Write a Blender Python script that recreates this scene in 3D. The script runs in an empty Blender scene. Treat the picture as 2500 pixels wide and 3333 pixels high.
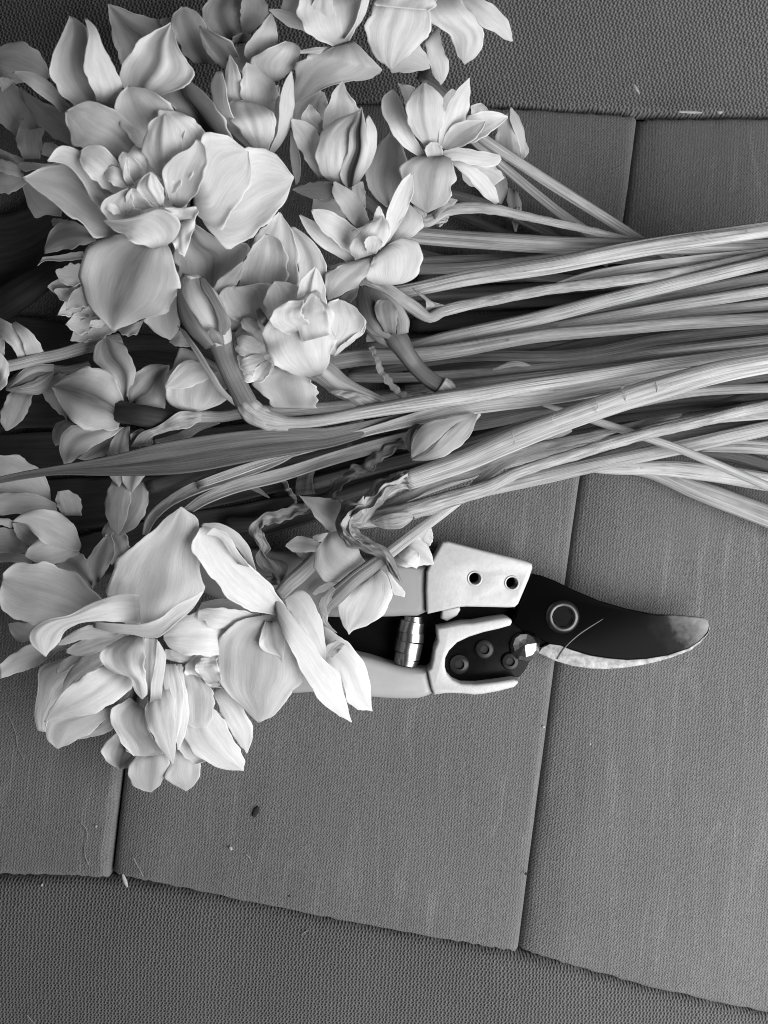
import bpy, bmesh, math, random
from mathutils import Vector, Matrix, noise

# ------------------------------------------------------------------ camera, light, exposure
S, HC = 0.000128, 0.40          # metres per photo pixel on the cushion plane, camera height
sc = bpy.context.scene
C = sc.collection
cam_d = bpy.data.cameras.new('camera'); cam = bpy.data.objects.new('camera', cam_d); C.objects.link(cam)
cam.location = (0, 0, HC); cam.rotation_euler = (0, 0, 0)
cam_d.sensor_fit = 'VERTICAL'; cam_d.sensor_height = 36
cam_d.lens = 36 * HC / (3333 * S)
cam_d.clip_start = 0.01; cam_d.clip_end = 20
cam_d.dof.use_dof = True; cam_d.dof.focus_distance = HC - 0.030; cam_d.dof.aperture_fstop = 16
sc.camera = cam
w = bpy.data.worlds.new('World'); sc.world = w; w.use_nodes = True
bg = w.node_tree.nodes['Background']; bg.inputs[0].default_value = (1, 1, 1, 1); bg.inputs[1].default_value = 0.04
ld = bpy.data.lights.new('window_light', 'AREA'); ld.shape = 'RECTANGLE'; ld.size = 0.52; ld.size_y = 0.52; ld.energy = 8.0
lamp = bpy.data.objects.new('window_light', ld); C.objects.link(lamp)
lamp.location = (0.37, -0.20, 0.39)
lamp.rotation_euler = (Vector((0.0, 0.0, 0.03)) - lamp.location).to_track_quat('-Z', 'Y').to_euler()
sc.view_settings.view_transform = 'Standard'; sc.view_settings.look = 'None'
sc.view_settings.exposure = 0.0; sc.view_settings.gamma = 1.0
sc.cycles.filter_width = 1.0; sc.cycles.max_bounces = 8; sc.cycles.diffuse_bounces = 3

# ------------------------------------------------------------------ helpers
CROPS = {'A': (0, 0, 1000), 'B': (800, 0, 1000), 'C': (1500, 0, 1000), 'D': (0, 800, 1000), 'E': (700, 800, 1000),
         'F': (1500, 800, 1000), 'G': (0, 1600, 1000), 'H': (900, 1600, 800), 'I': (1500, 1600, 1000),
         'J': (0, 2333, 1000), 'K': (800, 2333, 1000), 'L': (1500, 2333, 1000), 'N': (0, 0, 1659)}
def nat(c, x, y):
    ox, oy, s = CROPS[c]; k = s / 1659.0
    return ox + x * k, oy + y * k, k
def W(u, v, z):                  # a photo point at its own height (mm) -> the place in metres
    z = z * 0.001; k = S * (1 - z / HC)
    return Vector(((u - 1250) * k, -(v - 1666.5) * k, z))
def path(crop, pts):
    out = []; sw = False
    for p in pts:
        if isinstance(p, str):
            sw = crop + p in ('EF', 'DE', 'BC'); crop = p; continue
        x, y, k = nat(crop, p[0], p[1])
        if sw:                       # the two tracing windows overlap: drop what would run back
            while len(out) > 1 and out[-1][0] > x - 45: out.pop()
            sw = False
        out.append((x, y) + tuple(q * k for q in p[2:3]))
    return out
def cr(pts, n):                  # Catmull-Rom, sampled evenly by chord length
    pts = [tuple(float(a) for a in p) for p in pts]
    if len(pts) == 1: return [pts[0]] * n
    d = [0.0]
    for a, b in zip(pts, pts[1:]):
        d.append(d[-1] + max(1e-6, math.hypot(a[0] - b[0], a[1] - b[1]) if len(a) > 1 else 1.0))
    T = d[-1]; out = []; i = 0
    for j in range(n):
        t = T * j / (n - 1)
        while i < len(pts) - 2 and t > d[i + 1]: i += 1
        p1, p2 = pts[i], pts[i + 1]
        h = d[i + 1] - d[i]; f = (t - d[i]) / h
        def tan(k):
            if k == 0: return [(b - a) / (d[1] - d[0]) for a, b in zip(pts[0], pts[1])]
            if k == len(pts) - 1: return [(b - a) / (d[-1] - d[-2]) for a, b in zip(pts[-2], pts[-1])]
            return [(b - a) / (d[k + 1] - d[k - 1]) for a, b in zip(pts[k - 1], pts[k + 1])]
        m1, m2 = tan(i), tan(i + 1)
        f2, f3 = f * f, f * f * f
        out.append(tuple((2*f3-3*f2+1)*a + (f3-2*f2+f)*h*u + (-2*f3+3*f2)*b + (f3-f2)*h*v
                         for a, b, u, v in zip(p1, p2, m1, m2)))
    return out
def zl(z, n): 
    if not isinstance(z, (list, tuple)): z = [z]
    return [q[0] for q in cr([(a,) for a in z], n)] if len(z) > 1 else [z[0]] * n

class T:                         # a thing: an Empty that parents its parts
    def __init__(s, name, label, cat, at, group=None):
        c, x, y, z = at; u, v, _ = nat(c, x, y)
        s.loc = W(u, v, z)
        s.o = bpy.data.objects.new(name, None); C.objects.link(s.o); s.o.location = s.loc
        s.o.empty_display_size = 0.01
        s.o['label'] = label; s.o['category'] = cat
        if group: s.o['group'] = group
def link(name, me, mat, par=None, parent_obj=None, smooth=True, label=None):
    o = bpy.data.objects.new(name, me); C.objects.link(o)
    me.materials.append(mat)
    if smooth:
        me.polygons.foreach_set('use_smooth', [True] * len(me.polygons))
    if par is not None:
        me.transform(Matrix.Translation(-par.loc))
        o.parent = parent_obj or par.o
    if label: o['label'] = label
    return o
def tag(o, label, cat, group=None, kind=None):
    o['label'] = label; o['category'] = cat
    if group: o['group'] = group
    if kind: o['kind'] = kind
    return o
def mesh(name, verts, faces, uvs=None, ribs=None):
    me = bpy.data.meshes.new(name); me.from_pydata([tuple(v) for v in verts], [], faces)
    if uvs:
        uvl = me.uv_layers.new(name='UVMap')
        vi = [0] * len(me.loops); me.loops.foreach_get('vertex_index', vi)
        flat = []
        for i in vi: flat += uvs[i]
        uvl.data.foreach_set('uv', flat)
    if ribs:
        a = me.attributes.new('rib', 'FLOAT', 'POINT'); a.data.foreach_set('value', ribs)
    return me

SEED = [7]
def blade(par, name, crop, L, R, z, cup=0, tilt=0, ruf=0.8, rib=0.0, crease=0.0, mat=None, nu=16, nv=26,
          thick=0.22, und=0.8, label=None, parent_obj=None, edge=1.0, wrinkle=0.0):
    """a petal or leaf between its two margins; z heights run base -> tip in mm"""
    SEED[0] += 1; rnd = random.Random(SEED[0])
    if name == 'petal': nu, nv = max(nu, 18), max(nv, 28)
    l = cr([p[:2] for p in path(crop, L)], nv + 1); r = cr([p[:2] for p in path(crop, R)], nv + 1)
    if name == 'petal':           # soften the margins' corners
        for _ in range(4):
            for q in (l, r): q[1:-1] = [((a[0] + 2 * b[0] + c[0]) / 4, (a[1] + 2 * b[1] + c[1]) / 4) for a, b, c in zip(q, q[1:], q[2:])]
    zc = zl(z, nv + 1)
    wid = [math.hypot(a[0] - b[0], a[1] - b[1]) for a, b in zip(l, r)]; wm = max(wid) + 1e-6
    ln = sum(math.hypot(a[0]-b[0]+c[0]-d[0], a[1]-b[1]+c[1]-d[1]) / 2 for a, b, c, d in zip(l, l[1:], r, r[1:]))
    ph = [rnd.uniform(0, 6.28) for _ in range(12)]
    cup = cup * min(0.75, 0.35 + wm / 700.0) * (0.6 if cup < 0 else 1.0)
    fl = [rnd.uniform(5, 8), rnd.uniform(9, 14), rnd.uniform(-1.5, 1.5)]
    cup *= 0.75
    pleat = [(rnd.uniform(-.7, .7), rnd.uniform(-.35, .35), rnd.choice((-1, 1, 1)) * rnd.uniform(.25, .7), rnd.uniform(.05, .11)) for _ in range(3)]
    fr = [rnd.uniform(9, 15), rnd.uniform(9, 15), rnd.uniform(20, 34), rnd.uniform(20, 34)]
    sz = min(1.0, wm / 260.0)
    V, UV, RB, RM = [], [], [], []
    for i in range(nv + 1):
        t = i / nv; g = wid[i] / wm
        nib = max(0.0, (t - 0.9) / 0.1) * wid[i] * 0.22 if wid[-1] < 0.2 * wm else 0.0
        jl = -nib + edge * 1.5 * g * (3.0 * math.sin(fr[2] * t + ph[0]) + 2.2 * math.sin(fr[0] * 1.7 * t + ph[1])) * sz
        jr = -nib + edge * 1.5 * g * (3.0 * math.sin(fr[3] * t + ph[2]) + 2.2 * math.sin(fr[1] * 1.7 * t + ph[3])) * sz
        dx, dy = (r[i][0] - l[i][0]) / (wid[i] + 1e-6), (r[i][1] - l[i][1]) / (wid[i] + 1e-6)
        for j in range(nu + 1):
            f = j / nu; s = 2 * f - 1
            sm = 0.5 - 0.5 * math.cos(math.pi * f); ff = 0.65 * f + 0.35 * sm
            u = l[i][0] + (r[i][0] - l[i][0]) * ff; v = l[i][1] + (r[i][1] - l[i][1]) * ff
            if name == 'petal' and j in (0, nu):
                o_ = sz * g * edge * (11.0 * noise.noise((t * ln / 40.0 + ph[5], j, ph[6])) + 7.0 * noise.noise((t * ln / 14.0 + ph[5], j, ph[7]))); jl, jr = jl + (o_ if j == 0 else 0), jr + (o_ if j else 0)
            e = abs(s) ** 3
            u += dx * e * (-jl if s < 0 else jr); v += dy * e * (-jl if s < 0 else jr)
            zz = zc[i] + g * (cup * (s * s - 0.35) + tilt * s - crease * math.exp(-(s / 0.16) ** 2))
            zz += ruf * sz * g * e * 2.0 * math.sin((fr[0] if s < 0 else fr[1]) * t + (ph[4] if s < 0 else ph[5]))
            zz += und * sz * g * (0.7 * math.sin(2.6 * s + 5.1 * t + ph[6]) * math.sin(3.9 * t - 1.6 * s + ph[7])
                                  + 0.26 * math.sin(fl[0] * s + fl[2] * t + ph[8]) * (0.35 + 0.65 * t) + 0.12 * math.sin(fl[1] * s - fl[2] * t + ph[11]) * math.sin(3.1 * t + 0.2))
            zz += 0.55 * sz * g * abs(s) ** 7 * (1 if cup < 3 else -0.3)
            if name == 'petal':
                cx_, cy_ = f * wm * .0128, t * ln * .0128
                for p0, p1, pa, pw in pleat: zz -= sz * g * pa * math.exp(-abs(s - p0 * (1 - .4 * t) - p1 * t * t) / pw) * min(1, 3 * (1.08 - t))
                zz += g * (0.25 + 0.75 * sz) * (0.34 * noise.noise((cx_ * 3.0 + ph[9], cy_ * 1.1, ph[10])) + (0.16 + 0.5 * e) * noise.noise((cx_ * 6.5 + ph[11], cy_ * 5.0, ph[9])))
            if wrinkle:
                if i == 0 and j == 0 and wm < 55: wrinkle *= 0.3
                zz += wrinkle * 2.2 * (0.7 - 2.2 * abs(noise.noise((4.5 * f * sz + ph[10], 9 * t, ph[9]))) if wrinkle >= .6 else 0)
                zz += wrinkle * 2.2 * (noise.noise((3.1 * f * sz + ph[9], 7 * t, ph[10])) + 0.5 * noise.noise((7 * f * sz, 13 * t + ph[9], ph[11])))
            V.append(W(u, v, zz)); UV.append((f * wm * S * 1000 / 10, t * ln * S * 1000 / 10))
            RB.append(1.25 * rib * math.exp(-(s / 0.30) ** 2) * (1 - 0.35 * t) + (0.40 * math.exp(-(t / 0.11) ** 2) if name == 'petal' else 0)); RM.append(max(abs(s) ** 10, t ** 24))
    n1 = nu + 1
    F = [(i * n1 + j, i * n1 + j + 1, (i + 1) * n1 + j + 1, (i + 1) * n1 + j) for i in range(nv) for j in range(nu)]
    # real thickness: second skin and rim
    me0 = mesh(name, V, F); nor = [v.normal.copy() for v in me0.vertices]; bpy.data.meshes.remove(me0)
    N = len(V); h = thick * 0.001
    V2 = V + [p - n * h for p, n in zip(V, nor)]
    F2 = F + [tuple(N + k for k in reversed(f)) for f in F]
    ring = [j for j in range(n1)] + [i * n1 + nu for i in range(1, nv + 1)] + [nv * n1 + j for j in range(nu - 1, -1, -1)] \
        + [i * n1 for i in range(nv - 1, 0, -1)]
    for a, b in zip(ring, ring[1:] + ring[:1]): F2.append((b, a, N + a, N + b))
    me = mesh(name, V2, F2, UV + UV, RB + RB)
    a = me.attributes.new('rim', 'FLOAT', 'POINT'); a.data.foreach_set('value', RM + RM)
    o = link(name, me, mat or M['petal'], par, parent_obj, label=label)
    if name == 'petal': q = rnd.uniform(.86, 1.0); o.color = (q, q, q, 1)
    return o

def stem(par, name, crop, pts, z, mat=None, nv=None, ns=26, flat=0.60, ridge=0.028, nr=8, label=None, parent_obj=None,
         wob=0.015, cap=True, wrinkle=0.0, twist=0.0):
    """a tapering stem along photo points (x, y, full width)"""
    SEED[0] += 1; rnd = random.Random(SEED[0])
    P = path(crop, pts)
    n = nv or max(14, 9 * (len(P) - 1)); Q = cr(P, n + 1); zc = zl(z, n + 1)
    pos = [W(q[0], q[1], a) for q, a in zip(Q, zc)]
    ph = [rnd.uniform(0, 6.28) for _ in range(8)]
    V, UV, ln = [], [], 0.0
    for i in range(n + 1):
        t = i / n
        if i: ln += (pos[i] - pos[i - 1]).length
        tg = (pos[min(n, i + 1)] - pos[max(0, i - 1)]).normalized()
        side = tg.cross(Vector((0, 0, 1))).normalized(); up = side.cross(tg).normalized()
        rad = 0.5 * max(1.5, Q[i][2]) * S * (1 - zc[i] * 0.001 / HC)
        rad *= 1 + wob * math.sin(9 * t + ph[0]) + wob * 0.6 * math.sin(23 * t + ph[1])
        for j in range(ns):
            a = 2 * math.pi * j / ns
            rr = 1 + ridge * (math.cos(nr * a + ph[2] + twist * t) + 0.7 * math.cos((nr * 2 - 3) * a + ph[3] + twist * t)) + 0.05 * noise.noise((math.cos(a) + ph[6], math.sin(a), ln * 45))
            if wrinkle: rr += wrinkle * (3.2 * noise.noise((1.7 * math.cos(a) + ph[3], 1.7 * math.sin(a), ln * 260)) + 2.0 * noise.noise((3.4 * math.cos(a), 3.4 * math.sin(a) + ph[4], ln * 420)))
            V.append(pos[i] + side * (math.cos(a) * rad * rr) + up * (math.sin(a) * rad * rr * flat))
            aa = abs(a - math.pi / 2) if a < 1.5 * math.pi else abs(a - 2.5 * math.pi)
            UV.append((aa / math.pi * 2.2, ln * 100))
    F = [(i * ns + j, i * ns + (j + 1) % ns, (i + 1) * ns + (j + 1) % ns, (i + 1) * ns + j) for i in range(n) for j in range(ns)]
    if cap: F += [tuple(range(ns - 1, -1, -1)), tuple(n * ns + j for j in range(ns))]
    me = mesh(name, V, F, UV, [0.0] * len(V))
    return link(name, me, mat or M['stem'], par, parent_obj, label=label)

def ribbon(par, name, crop, pts, z, mat=None, label=None, torn=0.34, wrinkle=0.9, nu=14, twist=2.5, off=0.0, nv=110, dz=0.0, scale=1.0):
    """a thin withered strip along photo points (x, y, width), with torn margins, twisting along its length"""
    SEED[0] += 1; rnd = random.Random(SEED[0]); o1, o2, o3 = (rnd.uniform(0, 50) for _ in range(3))
    Q = cr(path(crop, pts), 40); L, R = [], []
    for i, q in enumerate(Q):
        a, b = Q[max(0, i - 1)], Q[min(39, i + 1)]; dx, dy = b[0] - a[0], b[1] - a[1]; n = math.hypot(dx, dy) + 1e-6
        nx_, ny_ = -dy / n, dx / n; h = q[2] * 0.5 * scale
        j1 = 1 + torn * 2.2 * noise.noise((i * .35 + o1, 0, 0)); j2 = 1 + torn * 2.2 * noise.noise((i * .35 + o2, 3, 0))
        s_ = off * q[2] + 0.25 * q[2] * noise.noise((i * .2 + o3, 7, 0))
        L.append((q[0] + nx_ * (s_ + h * j1), q[1] + ny_ * (s_ + h * j1))); R.append((q[0] + nx_ * (s_ - h * j2), q[1] + ny_ * (s_ - h * j2)))
    zz = [a + dz for a in (z if isinstance(z, list) else [z])]
    return blade(par, name, 'N', L, R, zz, cup=-2.0, mat=mat or M['dry'], nu=nu, nv=nv, wrinkle=wrinkle, thick=.18, edge=1.5, ruf=1.6, tilt=twist * rnd.choice((-1, 1)), label=label)

def smooth_by_angle(o, deg=35):
    me = o.data
    bm = bmesh.new(); bm.from_mesh(me)
    for e in bm.edges: e.smooth = not (len(e.link_faces) == 2 and e.calc_face_angle(0) > math.radians(deg))
    for f in bm.faces: f.smooth = True
    bm.to_mesh(me); bm.free()

def plate(par, name, crop, outline, z0, z1, mat, bevel=0.8, holes=(), smooth=0, label=None, parent_obj=None, tilt=None):
    """a thick plate with a traced outline (optionally round holes), rounded edges"""
    P = [p[:2] for p in path(crop, outline)]
    if smooth:
        P = [q[:2] for q in cr(P + P[:1], smooth * len(P) + 1)][:-1]
    area = sum(a[0] * b[1] - b[0] * a[1] for a, b in zip(P, P[1:] + P[:1]))
    if area > 0: P = P[::-1]                      # counter-clockwise seen from above
    bm = bmesh.new()
    def loop(pl):
        vs = [bm.verts.new(W(u, v, z1)) for u, v in pl]
        return vs, [bm.edges.new((a, b)) for a, b in zip(vs, vs[1:] + vs[:1])]
    edges = loop(P)[1]
    for (hx, hy, hr) in holes:
        hp = [(hx + hr * math.cos(a * math.pi / 12), hy + hr * math.sin(a * math.pi / 12)) for a in range(24)]
        edges += loop(hp)[1]
    bmesh.ops.triangle_fill(bm, use_beauty=True, use_dissolve=False, edges=edges)
    bmesh.ops.dissolve_limit(bm, angle_limit=0.01, verts=bm.verts[:], edges=bm.edges[:])
    for f in bm.faces:
        f.normal_update()
        if f.normal.z < 0: f.normal_flip()
    top = bm.faces[:]
    ex = bmesh.ops.extrude_face_region(bm, geom=top)
    nv = [g for g in ex['geom'] if isinstance(g, bmesh.types.BMVert)]
    k0 = (HC - z0 * .001) / (HC - z1 * .001)
    for v in nv: v.co.z = z1 * .001
    for v in bm.verts:
        if v not in nv: v.co.z = z0 * .001
    bmesh.ops.recalc_face_normals(bm, faces=bm.faces[:])
    if bevel:
        es = [e for e in bm.edges if len(e.link_faces) == 2 and all(v.co.z > (z0 + z1) * .0005 for v in e.verts)
              and e.calc_face_angle(0) > 0.5]
        bmesh.ops.bevel(bm, geom=es, offset=bevel * .001, offset_type='OFFSET', segments=4, profile=0.5, affect='EDGES', clamp_overlap=True)
    if tilt:
        for v in bm.verts: v.co.z += tilt(v.co)
    me = bpy.data.meshes.new(name); bm.to_mesh(me); bm.free()
    o = link(name, me, mat, par, parent_obj, label=label)
    smooth_by_angle(o, 32)
    return o

def lathe(par, name, c3, axis, prof, mat, seg=28, label=None, parent_obj=None, sharp=40, facets=None, caps=True):
    """profile (radius mm, height mm) turned round an axis at a point given in metres"""
    V = []; seg = facets or seg
    q = Vector(axis).normalized().to_track_quat('Z', 'Y')
    for r, h in prof:
        for j in range(seg):
            a = 2 * math.pi * j / seg
            V.append(c3 + q @ Vector((r * .001 * math.cos(a), r * .001 * math.sin(a), h * .001)))
    F = [(i * seg + j, i * seg + (j + 1) % seg, (i + 1) * seg + (j + 1) % seg, (i + 1) * seg + j) for i in range(len(prof) - 1) for j in range(seg)]
    if caps: F.append(tuple(range(seg - 1, -1, -1))); F.append(tuple((len(prof) - 1) * seg + j for j in range(seg)))
    me = mesh(name, V, F)
    o = link(name, me, mat, par, parent_obj, label=label, smooth=not facets)
    if not facets: smooth_by_angle(o, sharp)
    return o

# ------------------------------------------------------------------ materials (monochrome, procedural)
M = {}
class NT:
    def __init__(s, name):
        s.m = bpy.data.materials.new(name); s.m.use_nodes = True; s.t = s.m.node_tree; s.n = s.t.nodes; s.p = s.n['Principled BSDF']
        M[name] = s.m
    def new(s, ty, **kw):
        x = s.n.new(ty)
        for k, v in kw.items():
            if k.startswith('i_'): x.inputs[k[2:].replace('_', ' ')].default_value = v
            else: setattr(x, k, v)
        return x
    def ln(s, a, b): s.t.links.new(a, b)
    def math(s, op, a, b=None, c=None, clamp=False):
        x = s.n.new('ShaderNodeMath'); x.operation = op; x.use_clamp = clamp
        for i, q in enumerate((a, b, c)):
            if q is None: continue
            if isinstance(q, (int, float)): x.inputs[i].default_value = q
            else: s.ln(q, x.inputs[i])
        return x.outputs[0]
    def ramp(s, fac, stops):
        x = s.n.new('ShaderNodeValToRGB'); e = x.color_ramp.elements
        while len(e) < len(stops): e.new(0.5)
        for el, (p, c) in zip(e, stops): el.position = p; el.color = (c, c, c, 1)
        s.ln(fac, x.inputs[0]); return x.outputs[0]
    def noise(s, vec, scale, detail=4, rough=0.55, dist=0.0):
        x = s.new('ShaderNodeTexNoise'); x.inputs['Scale'].default_value = scale; x.inputs['Detail'].default_value = detail
        x.inputs['Roughness'].default_value = rough; x.inputs['Distortion'].default_value = dist
        if vec is not None: s.ln(vec, x.inputs['Vector'])
        return x.outputs[0]
    def mapped(s, out, scale, loc=(0, 0, 0), rot=(0, 0, 0)):
        x = s.new('ShaderNodeMapping'); x.inputs['Scale'].default_value = scale; x.inputs['Location'].default_value = loc; x.inputs['Rotation'].default_value = rot
        s.ln(out, x.inputs['Vector']); return x.outputs[0]
    def bump(s, h, strength, dist, normal=None):
        x = s.new('ShaderNodeBump'); x.inputs['Strength'].default_value = strength; x.inputs['Distance'].default_value = dist
        s.ln(h, x.inputs['Height'])
        if normal is not None: s.ln(normal, x.inputs['Normal'])
        return x.outputs[0]
    def rndvec(s, base):          # shift the pattern per object
        oi = s.new('ShaderNodeObjectInfo'); k = s.math('MULTIPLY', oi.outputs['Random'], 37.0)
        cx = s.new('ShaderNodeCombineXYZ'); s.ln(k, cx.inputs[0]); s.ln(k, cx.inputs[1]); s.ln(k, cx.inputs[2])
        a = s.new('ShaderNodeVectorMath', operation='ADD'); s.ln(base, a.inputs[0]); s.ln(cx.outputs[0], a.inputs[1])
        return a.outputs[0]

def plant(name, lo, hi, ribc, su, sv, bump, rough, transl, mott=0.12, spec=0.3, seed=0, spots=0.0, rim=0.0):
    t = NT(name)
    uv = t.new('ShaderNodeTexCoord').outputs['UV']; uv = t.rndvec(uv)
    streak = t.noise(t.mapped(uv, (su, sv, 1)), 1.0, 5, 0.6, 0.25)
    fine = t.noise(t.mapped(uv, (su * 3.1, sv * 1.3, 1)), 1.0, 3, 0.6, 0.1)
    blot = t.noise(t.mapped(uv, (1.3, 1.0, 1)), 1.0, 3, 0.5)
    if rim:                       # fine branching veins
        vv = t.noise(t.mapped(uv, (11, 1.3, 1)), 1.0, 3, 0.55, 0.7)
        vein = t.math('SUBTRACT', 1.0, t.math('MULTIPLY', t.math('ABSOLUTE', t.math('SUBTRACT', vv, 0.5)), 11.0), clamp=True)
    mixs = t.math('ADD', t.math('MULTIPLY', streak, 0.65), t.math('MULTIPLY', fine, 0.35))
    if rim: mixs = t.math('SUBTRACT', mixs, t.math('MULTIPLY', vein, 0.09))
    col = t.ramp(mixs, [(0.30, lo), (0.66, hi)])
    mm = t.math('MULTIPLY_ADD', blot, mott * 2, 1 - mott)
    at = t.new('ShaderNodeAttribute', attribute_name='rib')
    rb = t.math('MULTIPLY', at.outputs['Fac'], t.math('MULTIPLY_ADD', streak, 1.6, 0.45), clamp=True)
    x = t.new('ShaderNodeMix', data_type='RGBA'); t.ln(rb, x.inputs[0]); t.ln(col, x.inputs[6]); x.inputs[7].default_value = (ribc,) * 3 + (1,)
    if rim:
        ra = t.new('ShaderNodeAttribute', attribute_name='rim'); xr = t.new('ShaderNodeMix', data_type='RGBA')
        t.ln(t.math('MULTIPLY', ra.outputs['Fac'], 0.8), xr.inputs[0]); t.ln(x.outputs[2], xr.inputs[6]); xr.inputs[7].default_value = (rim,) * 3 + (1,); x = xr  # margin glow painted in as a paler rim colour
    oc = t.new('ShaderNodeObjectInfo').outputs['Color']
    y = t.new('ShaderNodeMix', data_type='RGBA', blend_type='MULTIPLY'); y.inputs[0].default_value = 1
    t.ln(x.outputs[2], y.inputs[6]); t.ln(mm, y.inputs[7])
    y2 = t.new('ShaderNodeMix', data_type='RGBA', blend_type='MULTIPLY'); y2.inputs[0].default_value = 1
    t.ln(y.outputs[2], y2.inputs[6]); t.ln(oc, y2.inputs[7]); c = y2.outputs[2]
    if spots:
        sp = t.noise(t.mapped(uv, (8.0, 0.8, 1)), 1.0, 5, 0.7)
        d = t.ramp(sp, [(0.62, 1.0), (0.72, 1.0 - spots)])
        y3 = t.new('ShaderNodeMix', data_type='RGBA', blend_type='MULTIPLY'); y3.inputs[0].default_value = 1
        t.ln(c, y3.inputs[6]); t.ln(d, y3.inputs[7]); c = y3.outputs[2]
    nrm = t.bump(mixs, bump, 0.0004)
    p = t.p; t.ln(c, p.inputs['Base Color']); p.inputs['Roughness'].default_value = rough; p.inputs['Specular IOR Level'].default_value = spec
    t.ln(nrm, p.inputs['Normal'])
    if transl:
        tr = t.new('ShaderNodeBsdfTranslucent'); t.ln(c, tr.inputs[0]); t.ln(nrm, tr.inputs['Normal'])
        ms = t.new('ShaderNodeMixShader'); ms.inputs[0].default_value = transl
        t.ln(p.outputs[0], ms.inputs[1]); t.ln(tr.outputs[0], ms.inputs[2])
        t.ln(ms.outputs[0], t.n['Material Output'].inputs[0])
plant('petal', 0.74, 0.90, 0.07, 9.0, 0.7, 0.30, 0.7, 0.52, 0.05, 0.06, rim=0.95)
plant('stem', 0.12, 0.52, 0.15, 6.0, 0.30, 1.4, 0.65, 0.0, 0.2, 0.08, spots=0.6)
plant('leaf', 0.09, 0.26, 0.06, 9.0, 0.30, 0.8, 0.45, 0.10, 0.14, 0.35)
plant('dry', 0.13, 0.50, 0.15, 5.5, 0.9, 1.0, 0.65, 0.12, 0.22, 0.15, spots=0.3)
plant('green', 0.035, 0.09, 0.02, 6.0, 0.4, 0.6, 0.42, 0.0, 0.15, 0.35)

def fabric(name, px, py, base, rot, bump, contrast, wear, grain):
    t = NT(name)
    tc = t.new('ShaderNodeTexCoord').outputs['Object']
    wob = t.new('ShaderNodeTexNoise'); wob.inputs['Scale'].default_value = 45; wob.inputs['Detail'].default_value = 2; t.ln(tc, wob.inputs['Vector'])
    mv = t.new('ShaderNodeVectorMath', operation='MULTIPLY_ADD'); t.ln(wob.outputs['Color'], mv.inputs[0])
    mv.inputs[1].default_value = (0.0022, 0.0022, 0); t.ln(tc, mv.inputs[2])
    w2 = t.new('ShaderNodeTexNoise'); w2.inputs['Scale'].default_value = 700; w2.inputs['Detail'].default_value = 1; t.ln(tc, w2.inputs['Vector'])
    mv2 = t.new('ShaderNodeVectorMath', operation='MULTIPLY_ADD'); t.ln(w2.outputs['Color'], mv2.inputs[0])
    mv2.inputs[1].default_value = (0.0008, 0.0008, 0); t.ln(mv.outputs[0], mv2.inputs[2])
    xy = t.mapped(mv2.outputs[0], (1, 1, 1), rot=(0, 0, rot))
    sp = t.new('ShaderNodeSeparateXYZ'); t.ln(xy, sp.inputs[0])
    X = t.math('MULTIPLY', sp.outputs[0], 2 * math.pi / px); Y = t.math('MULTIPLY', sp.outputs[1], 2 * math.pi / py)
    # knit loops: rows of slanted stitches, every other row shifted by half a stitch
    a = t.math('SINE', t.math('ADD', X, t.math('MULTIPLY', t.math('SINE', Y), 0.9)))
    b = t.math('SINE', t.math('MULTIPLY', Y, 1.0))
    c = t.math('MULTIPLY', a, b)
    h = t.math('MULTIPLY_ADD', c, 0.5, 0.5)
    nz = t.noise(tc, 1100, 3, 0.7); h2 = t.math('ADD', t.math('MULTIPLY', h, 1 - grain), t.math('MULTIPLY', nz, grain))
    big = t.noise(tc, 14, 4, 0.6); sv = t.noise(t.mapped(tc, (150, 9, 1), rot=(0, 0, -0.12)), 1.0, 4, 0.6)
    tone = t.math('ADD', t.math('MULTIPLY_ADD', big, 0.35, 0.82 - 0.0), t.math('MULTIPLY_ADD', sv, wear, -0.5 * wear))
    if wear > 0.2:                # wavy pale crease lines, in colour alone
        wx = t.noise(t.mapped(tc, (34, 7, 1), rot=(0, 0, 0.05)), 1.0, 3, 0.6)
        sx_ = t.new('ShaderNodeSeparateXYZ'); t.ln(t.mapped(tc, (1, 1, 1), rot=(0, 0, 0.09)), sx_.inputs[0])
        ph_ = t.math('FRACT', t.math('ADD', t.math('MULTIPLY', sx_.outputs[0], 82.0), t.math('MULTIPLY', wx, 3.4)))
        ridge = t.math('SUBTRACT', 1.0, t.math('MULTIPLY', t.math('ABSOLUTE', t.math('SUBTRACT', ph_, 0.5)), 8.0), clamp=True)
        msk = t.ramp(t.noise(tc, 22, 2), [(0.42, 0.0), (0.62, 1.0)])
        tone = t.math('ADD', tone, t.math('MULTIPLY', t.math('MULTIPLY', ridge, msk), 0.24))
    hc = t.math('MAXIMUM', t.math('MULTIPLY_ADD', h2, contrast, 1 - contrast * 0.55), 0.08)  # gaps between loops darkened, their shade put into the colour
    col = t.math('MULTIPLY', t.math('MULTIPLY', tone, hc), base)
    cx = t.new('ShaderNodeCombineColor')
    for i in range(3): t.ln(col, cx.inputs[i])
    t.ln(cx.outputs[0], t.p.inputs['Base Color']); t.p.inputs['Roughness'].default_value = 0.9
    t.p.inputs['Specular IOR Level'].default_value = 0.1
    t.p.inputs['Sheen Weight'].default_value = 0.15; t.p.inputs['Sheen Roughness'].default_value = 0.6
    t.ln(t.bump(h2, bump, 0.0010), t.p.inputs['Normal'])
fabric('fabric_fine', 0.00125, 0.00150, 0.125, 0.10, 1.0, 1.7, 0.3, 0.70)
fabric('fabric_coarse', 0.0017, 0.0022, 0.112, -0.25, 1.0, 2.1, 0.1, 0.3)
fabric('fabric_front', 0.0015, 0.0023, 0.084, 0.05, 1.0, 2.0, 0.1, 0.35)

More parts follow.
